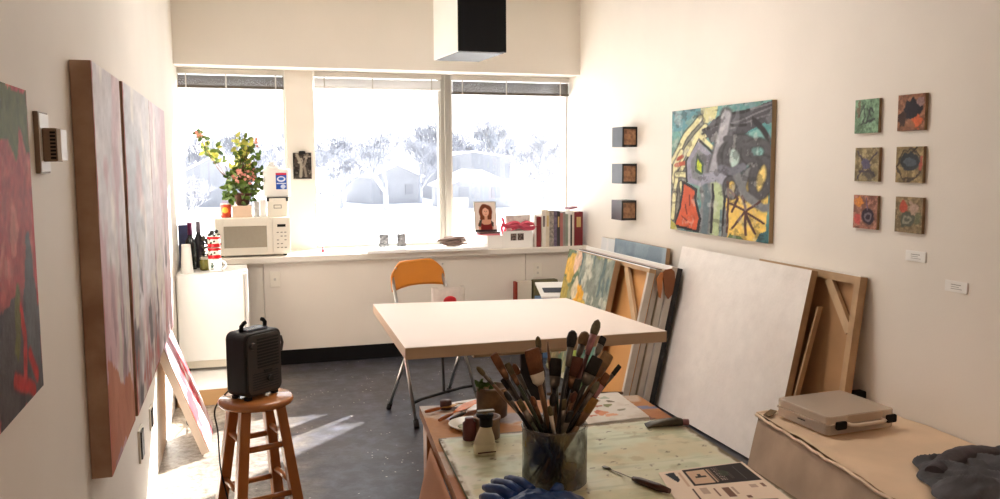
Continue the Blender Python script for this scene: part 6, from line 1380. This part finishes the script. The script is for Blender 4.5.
for x0, x1, y0, y1, op in ((0.29, 0.36, 0.30, 0.46, 0.35), (0.42, 0.44, 0.22, 0.42, 0.9), (0.50, 0.57, 0.18, 0.42, 0.9), (0.59, 0.62, 0.24, 0.42, 0.4), (0.66, 0.70, 0.14, 0.2, 0.9), (0.78, 0.86, 0.36, 0.44, 0.35), (0.90, 0.94, 0.36, 0.46, 0.8), (0.30, 0.9, 0.05, 0.10, 0.5)):
    a.poly([(x0, y0), (x1, y0), (x1, y1), (x0, y1)], (110, 76, 62), 0, op=op)
FQ = [(0.855, 1.520), (1.098, 1.477), (1.130, 1.719), (0.906, 1.714)]
r = thing('flyer', 'printed cream flyer with black banner at the near right of the work table', 'flyer', (0.99, 1.6, TZ))
quadpaint(a, 'printed_face', FQ, TZ + 0.0032, M['print'], r)
MB().hexa([(x, y, TZ + 0.0005) for x, y in FQ] + [(x, y, TZ + 0.0028) for x, y in FQ]).build('sheet', mk('cream_stock', S(230, 212, 192), 0.7), r)

# ================================================================== STOOL AND HEATER
SX, SY, SZ = 0.036, 3.525, 0.56
r = thing('bar_stool', 'round honey-coloured wooden stool carrying the black heater', 'stool', (SX, SY, 0))
MB().lathe([(0.0, 0), (0.132, 0), (0.146, 0.008), (0.149, 0.018), (0.146, 0.028), (0.138, 0.034), (0.0, 0.036)], (SX, SY, SZ - 0.036), 44, cap0=False, cap1=False).build('seat', M['stool_seat'], r)
LT, LB = 0.086, 0.155
cs = []
for k2 in range(4):
    t = math.radians(45 + 90 * k2 + 18)
    top = V3((SX + LT * 1.15 * math.cos(t), SY + LT * 1.15 * math.sin(t), SZ - 0.034)); bot = V3((SX + LB * 1.2 * math.cos(t), SY + LB * 1.2 * math.sin(t), 0.001)); cs.append((top, bot))
    MB().tube([top, bot], [0.029, 0.031], n=4, smooth=False, ref=V3((math.cos(t), math.sin(t), 0)) ).build('leg', M['stool_wood'], r, bevel=0.005, seg=3)
for k2 in range(4):
    for z in ((0.20, 0.40) if k2 % 2 else (0.165, 0.365)):
        p, q = cs[k2], cs[(k2 + 1) % 4]; f_ = 1 - z / (SZ - 0.034)
        MB().tube([p[0].lerp(p[1], f_), q[0].lerp(q[1], f_)], 0.0125, n=10).build('rung', M['stool_wood'], r)

hM = Matrix.Translation((0.034, 3.525, SZ + 0.014)) @ Matrix.Rotation(math.radians(42), 4, 'Z')
r = thing('space_heater', 'black portable heater with slatted grille standing on the wooden stool', 'heater', (0.034, 3.525, SZ), rot=(0, 0, math.radians(42)))
hw, hd, hh = 0.098, 0.054, 0.258
MB().rbox(-hw, hw, -hd, hd, 0, hh, 0.03, 'y', 6, M=hM).build('case', M['dark_plastic'], r, bevel=0.006, seg=3)
fp = MB().rbox(-hw + 0.010, hw - 0.010, -hd - 0.006, -hd, 0.010, hh - 0.010, 0.026, 'y', 6, M=hM).build('front_panel', M['grille'], r, bevel=0.002)
mb = MB(); a0 = hM.to_3x3()
for k2 in range(10):
    z = 0.112 + k2 * 0.0125; mb.obox(hM @ V3((-0.038, -hd - 0.0085, z)), a0 @ V3((0.112, 0, 0)), a0 @ V3((0, 0.003, 0)), (0, 0, 0.0078))
mb.build('grille_slot', M['block_edge'], fp)
mb = MB()
for k2 in range(7):
    z = 0.026 + k2 * 0.0105; mb.obox(hM @ V3((-0.065, -hd - 0.0075, z)), a0 @ V3((0.135, 0, 0)), a0 @ V3((0, 0.002, 0)), (0, 0, 0.004))
mb.build('lower_rib', M['dark_plastic'], fp)
mb = MB().tube([hM @ V3((-0.062, -hd - 0.006, 0.205)), hM @ V3((-0.062, -hd - 0.020, 0.205))], [0.016, 0.013], n=16); mb.build('dial', mk('dial_grey', S(70, 68, 66), 0.4, 0.3), fp)
mb = MB().tube([hM @ V3((0.022, -hd - 0.006, 0.062)), hM @ V3((0.022, -hd - 0.018, 0.062))], [0.015, 0.013], n=16); mb.build('dial', M['block_edge'], fp)
mb = MB().obox(hM @ V3((-0.005, -hd - 0.010, 0.086)), a0 @ V3((0.04, 0, 0)), a0 @ V3((0, 0.005, 0)), (0, 0, 0.016)); mb.build('badge', M['block_edge'], fp)
for q in (-1, 1):
    MB().tube([hM @ V3((q * a_, b_, hh + c_)) for a_, b_, c_ in ((0.062, 0.0, -0.005), (0.062, -0.002, 0.022), (0.050, -0.004, 0.034), (0.042, -0.004, 0.036))], 0.0085, n=8).build('handle_post', M['black'], r)
mb = MB().tube([hM @ V3((-0.042, -0.004, hh + 0.030)), hM @ V3((0.042, -0.004, hh + 0.030))], 0.011, n=10, flat=0.6); 
MB().rbox(-0.055, 0.055, -0.03, 0.03, hh, hh + 0.008, 0.01, 'z', 4, M=hM).build('top_plate', mk('blue_grey_plate', S(110, 116, 128), 0.25, 0.5), r, bevel=0.002)
mb = MB().tube([hM @ V3(p) for p in ((hw - 0.004, -0.03, 0.215), (hw + 0.022, -0.03, 0.212), (hw + 0.030, -0.03, 0.185), (hw + 0.022, -0.03, 0.155), (hw - 0.004, -0.03, 0.150))], 0.006, n=8); mb.build('cord_hook', M['grille'], r)
mb = MB()
for x in (-0.07, 0.07):
    for y in (-0.035, 0.035): mb.obox(hM @ V3((x - 0.012, y - 0.01, -0.0135)), a0 @ V3((0.024, 0, 0)), a0 @ V3((0, 0.02, 0)), (0, 0, 0.0135))
mb.build('foot', M['rubber'], r)
cp = [hM @ V3(p) for p in ((-0.03, hd + 0.001, 0.03), (-0.04, hd + 0.03, 0.02))] + [V3((-0.125, 3.60, SZ - 0.06)), V3((-0.118, 3.585, 0.40)), V3((-0.112, 3.565, 0.25)), V3((-0.085, 3.54, 0.10)), V3((-0.10, 3.50, 0.010)), V3((-0.20, 3.42, 0.007)), V3((-0.40, 3.36, 0.007))]
sp = []
for i in range(len(cp) - 1):
    for q in range(6): 
        t = q / 6; p0 = cp[max(i - 1, 0)]; p1 = cp[i]; p2 = cp[i + 1]; p3 = cp[min(i + 2, len(cp) - 1)]
        sp.append(0.5 * ((2 * p1) + (p2 - p0) * t + (2 * p0 - 5 * p1 + 4 * p2 - p3) * t * t + (3 * p1 - p0 - 3 * p2 + p3) * t ** 3))
MB().tube(sp + [cp[-1]], 0.0035, n=6).build('power_cord', M['rubber'], r)

# ================================================================== LIGHT
wd = bpy.data.worlds.new('winter_sky'); scn.world = wd; wd.use_nodes = True
nt = wd.node_tree; bg = nt.nodes['Background']
tcn = nt.nodes.new('ShaderNodeTexCoord'); sx = nt.nodes.new('ShaderNodeSeparateXYZ'); nt.links.new(tcn.outputs['Generated'], sx.inputs[0])
cr = nt.nodes.new('ShaderNodeValToRGB'); e = cr.color_ramp.elements
e[0].position = 0.0; e[0].color = (1.0, 1.0, 1.0, 1); e[1].position = 0.7; e[1].color = (0.80, 0.89, 1.0, 1)
nt.links.new(sx.outputs['Z'], cr.inputs['Fac']); nt.links.new(cr.outputs['Color'], bg.inputs['Color'])
SKY = 2.5
bg.inputs['Strength'].default_value = SKY
sl_ = bpy.data.lights.new('low_sun', 'SUN'); sl_.energy = 42; sl_.angle = math.radians(0.55); sl_.color = (1.0, 0.97, 0.92)
so = bpy.data.objects.new('low_sun', sl_); COL.objects.link(so)
az = V3((-0.93, -1.0, 0)).normalized(); dirn = V3((az.x, az.y, -0.478)).normalized()
so.rotation_euler = dirn.to_track_quat('-Z', 'Y').to_euler(); so.location = (8, 14, 8)

# two unseen ceiling lamps, added to fill the room with light
for lx, ly, pw, lc, lab in ((1.3, -0.6, 24, (1.0, 0.68, 0.48), 'added fill light on the ceiling in the near half of the room, unseen behind the camera'), (1.1, 4.3, 34, (1.0, 0.94, 0.88), 'added fill light on the ceiling above the drawing table, out of view')):
    r = thing('fill_light', lab, 'added fill light', (lx, ly, ZC), 'added fill lights')
    MB().box(lx - 0.6, lx + 0.6, ly - 0.3, ly + 0.3, ZC - 0.06, ZC - 0.0005).build('housing', M['enamel'], r, bevel=0.005)
    la = bpy.data.lights.new('lamp', 'AREA'); la.shape = 'RECTANGLE'; la.size = 1.1; la.size_y = 0.5; la.energy = pw; la.color = lc
    lo = bpy.data.objects.new('lamp', la); COL.objects.link(lo); lo.location = (lx, ly, ZC - 0.065)

# ================================================================== CAMERA
cd_ = bpy.data.cameras.new('camera'); cam = bpy.data.objects.new('camera', cd_); COL.objects.link(cam)
cd_.sensor_fit = 'HORIZONTAL'; cd_.sensor_width = 36.0; cd_.lens = 850.0 / 1000.0 * 36.0; cd_.clip_start = 0.02; cd_.clip_end = 500
yaw, pit, rol = math.radians(17.0), math.radians(-5.877), math.radians(-0.244)
fw_ = V3((math.sin(yaw) * math.cos(pit), math.cos(yaw) * math.cos(pit), math.sin(pit))); rt = V3((math.cos(yaw), -math.sin(yaw), 0)); up = rt.cross(fw_)
r2 = rt * math.cos(rol) + up * math.sin(rol); u2 = -rt * math.sin(rol) + up * math.cos(rol)
mt = Matrix((r2, u2, -fw_)).transposed().to_4x4(); mt.translation = (0, 0, 1.5); cam.matrix_world = mt
scn.camera = cam
scn.view_settings.view_transform = 'Standard'; scn.view_settings.look = 'None'; scn.view_settings.gamma = 1.0; scn.view_settings.use_curve_mapping = False
scn.view_settings.exposure = 0.0
scn.cycles.max_bounces = 12; scn.cycles.diffuse_bounces = 7; scn.cycles.transparent_max_bounces = 16
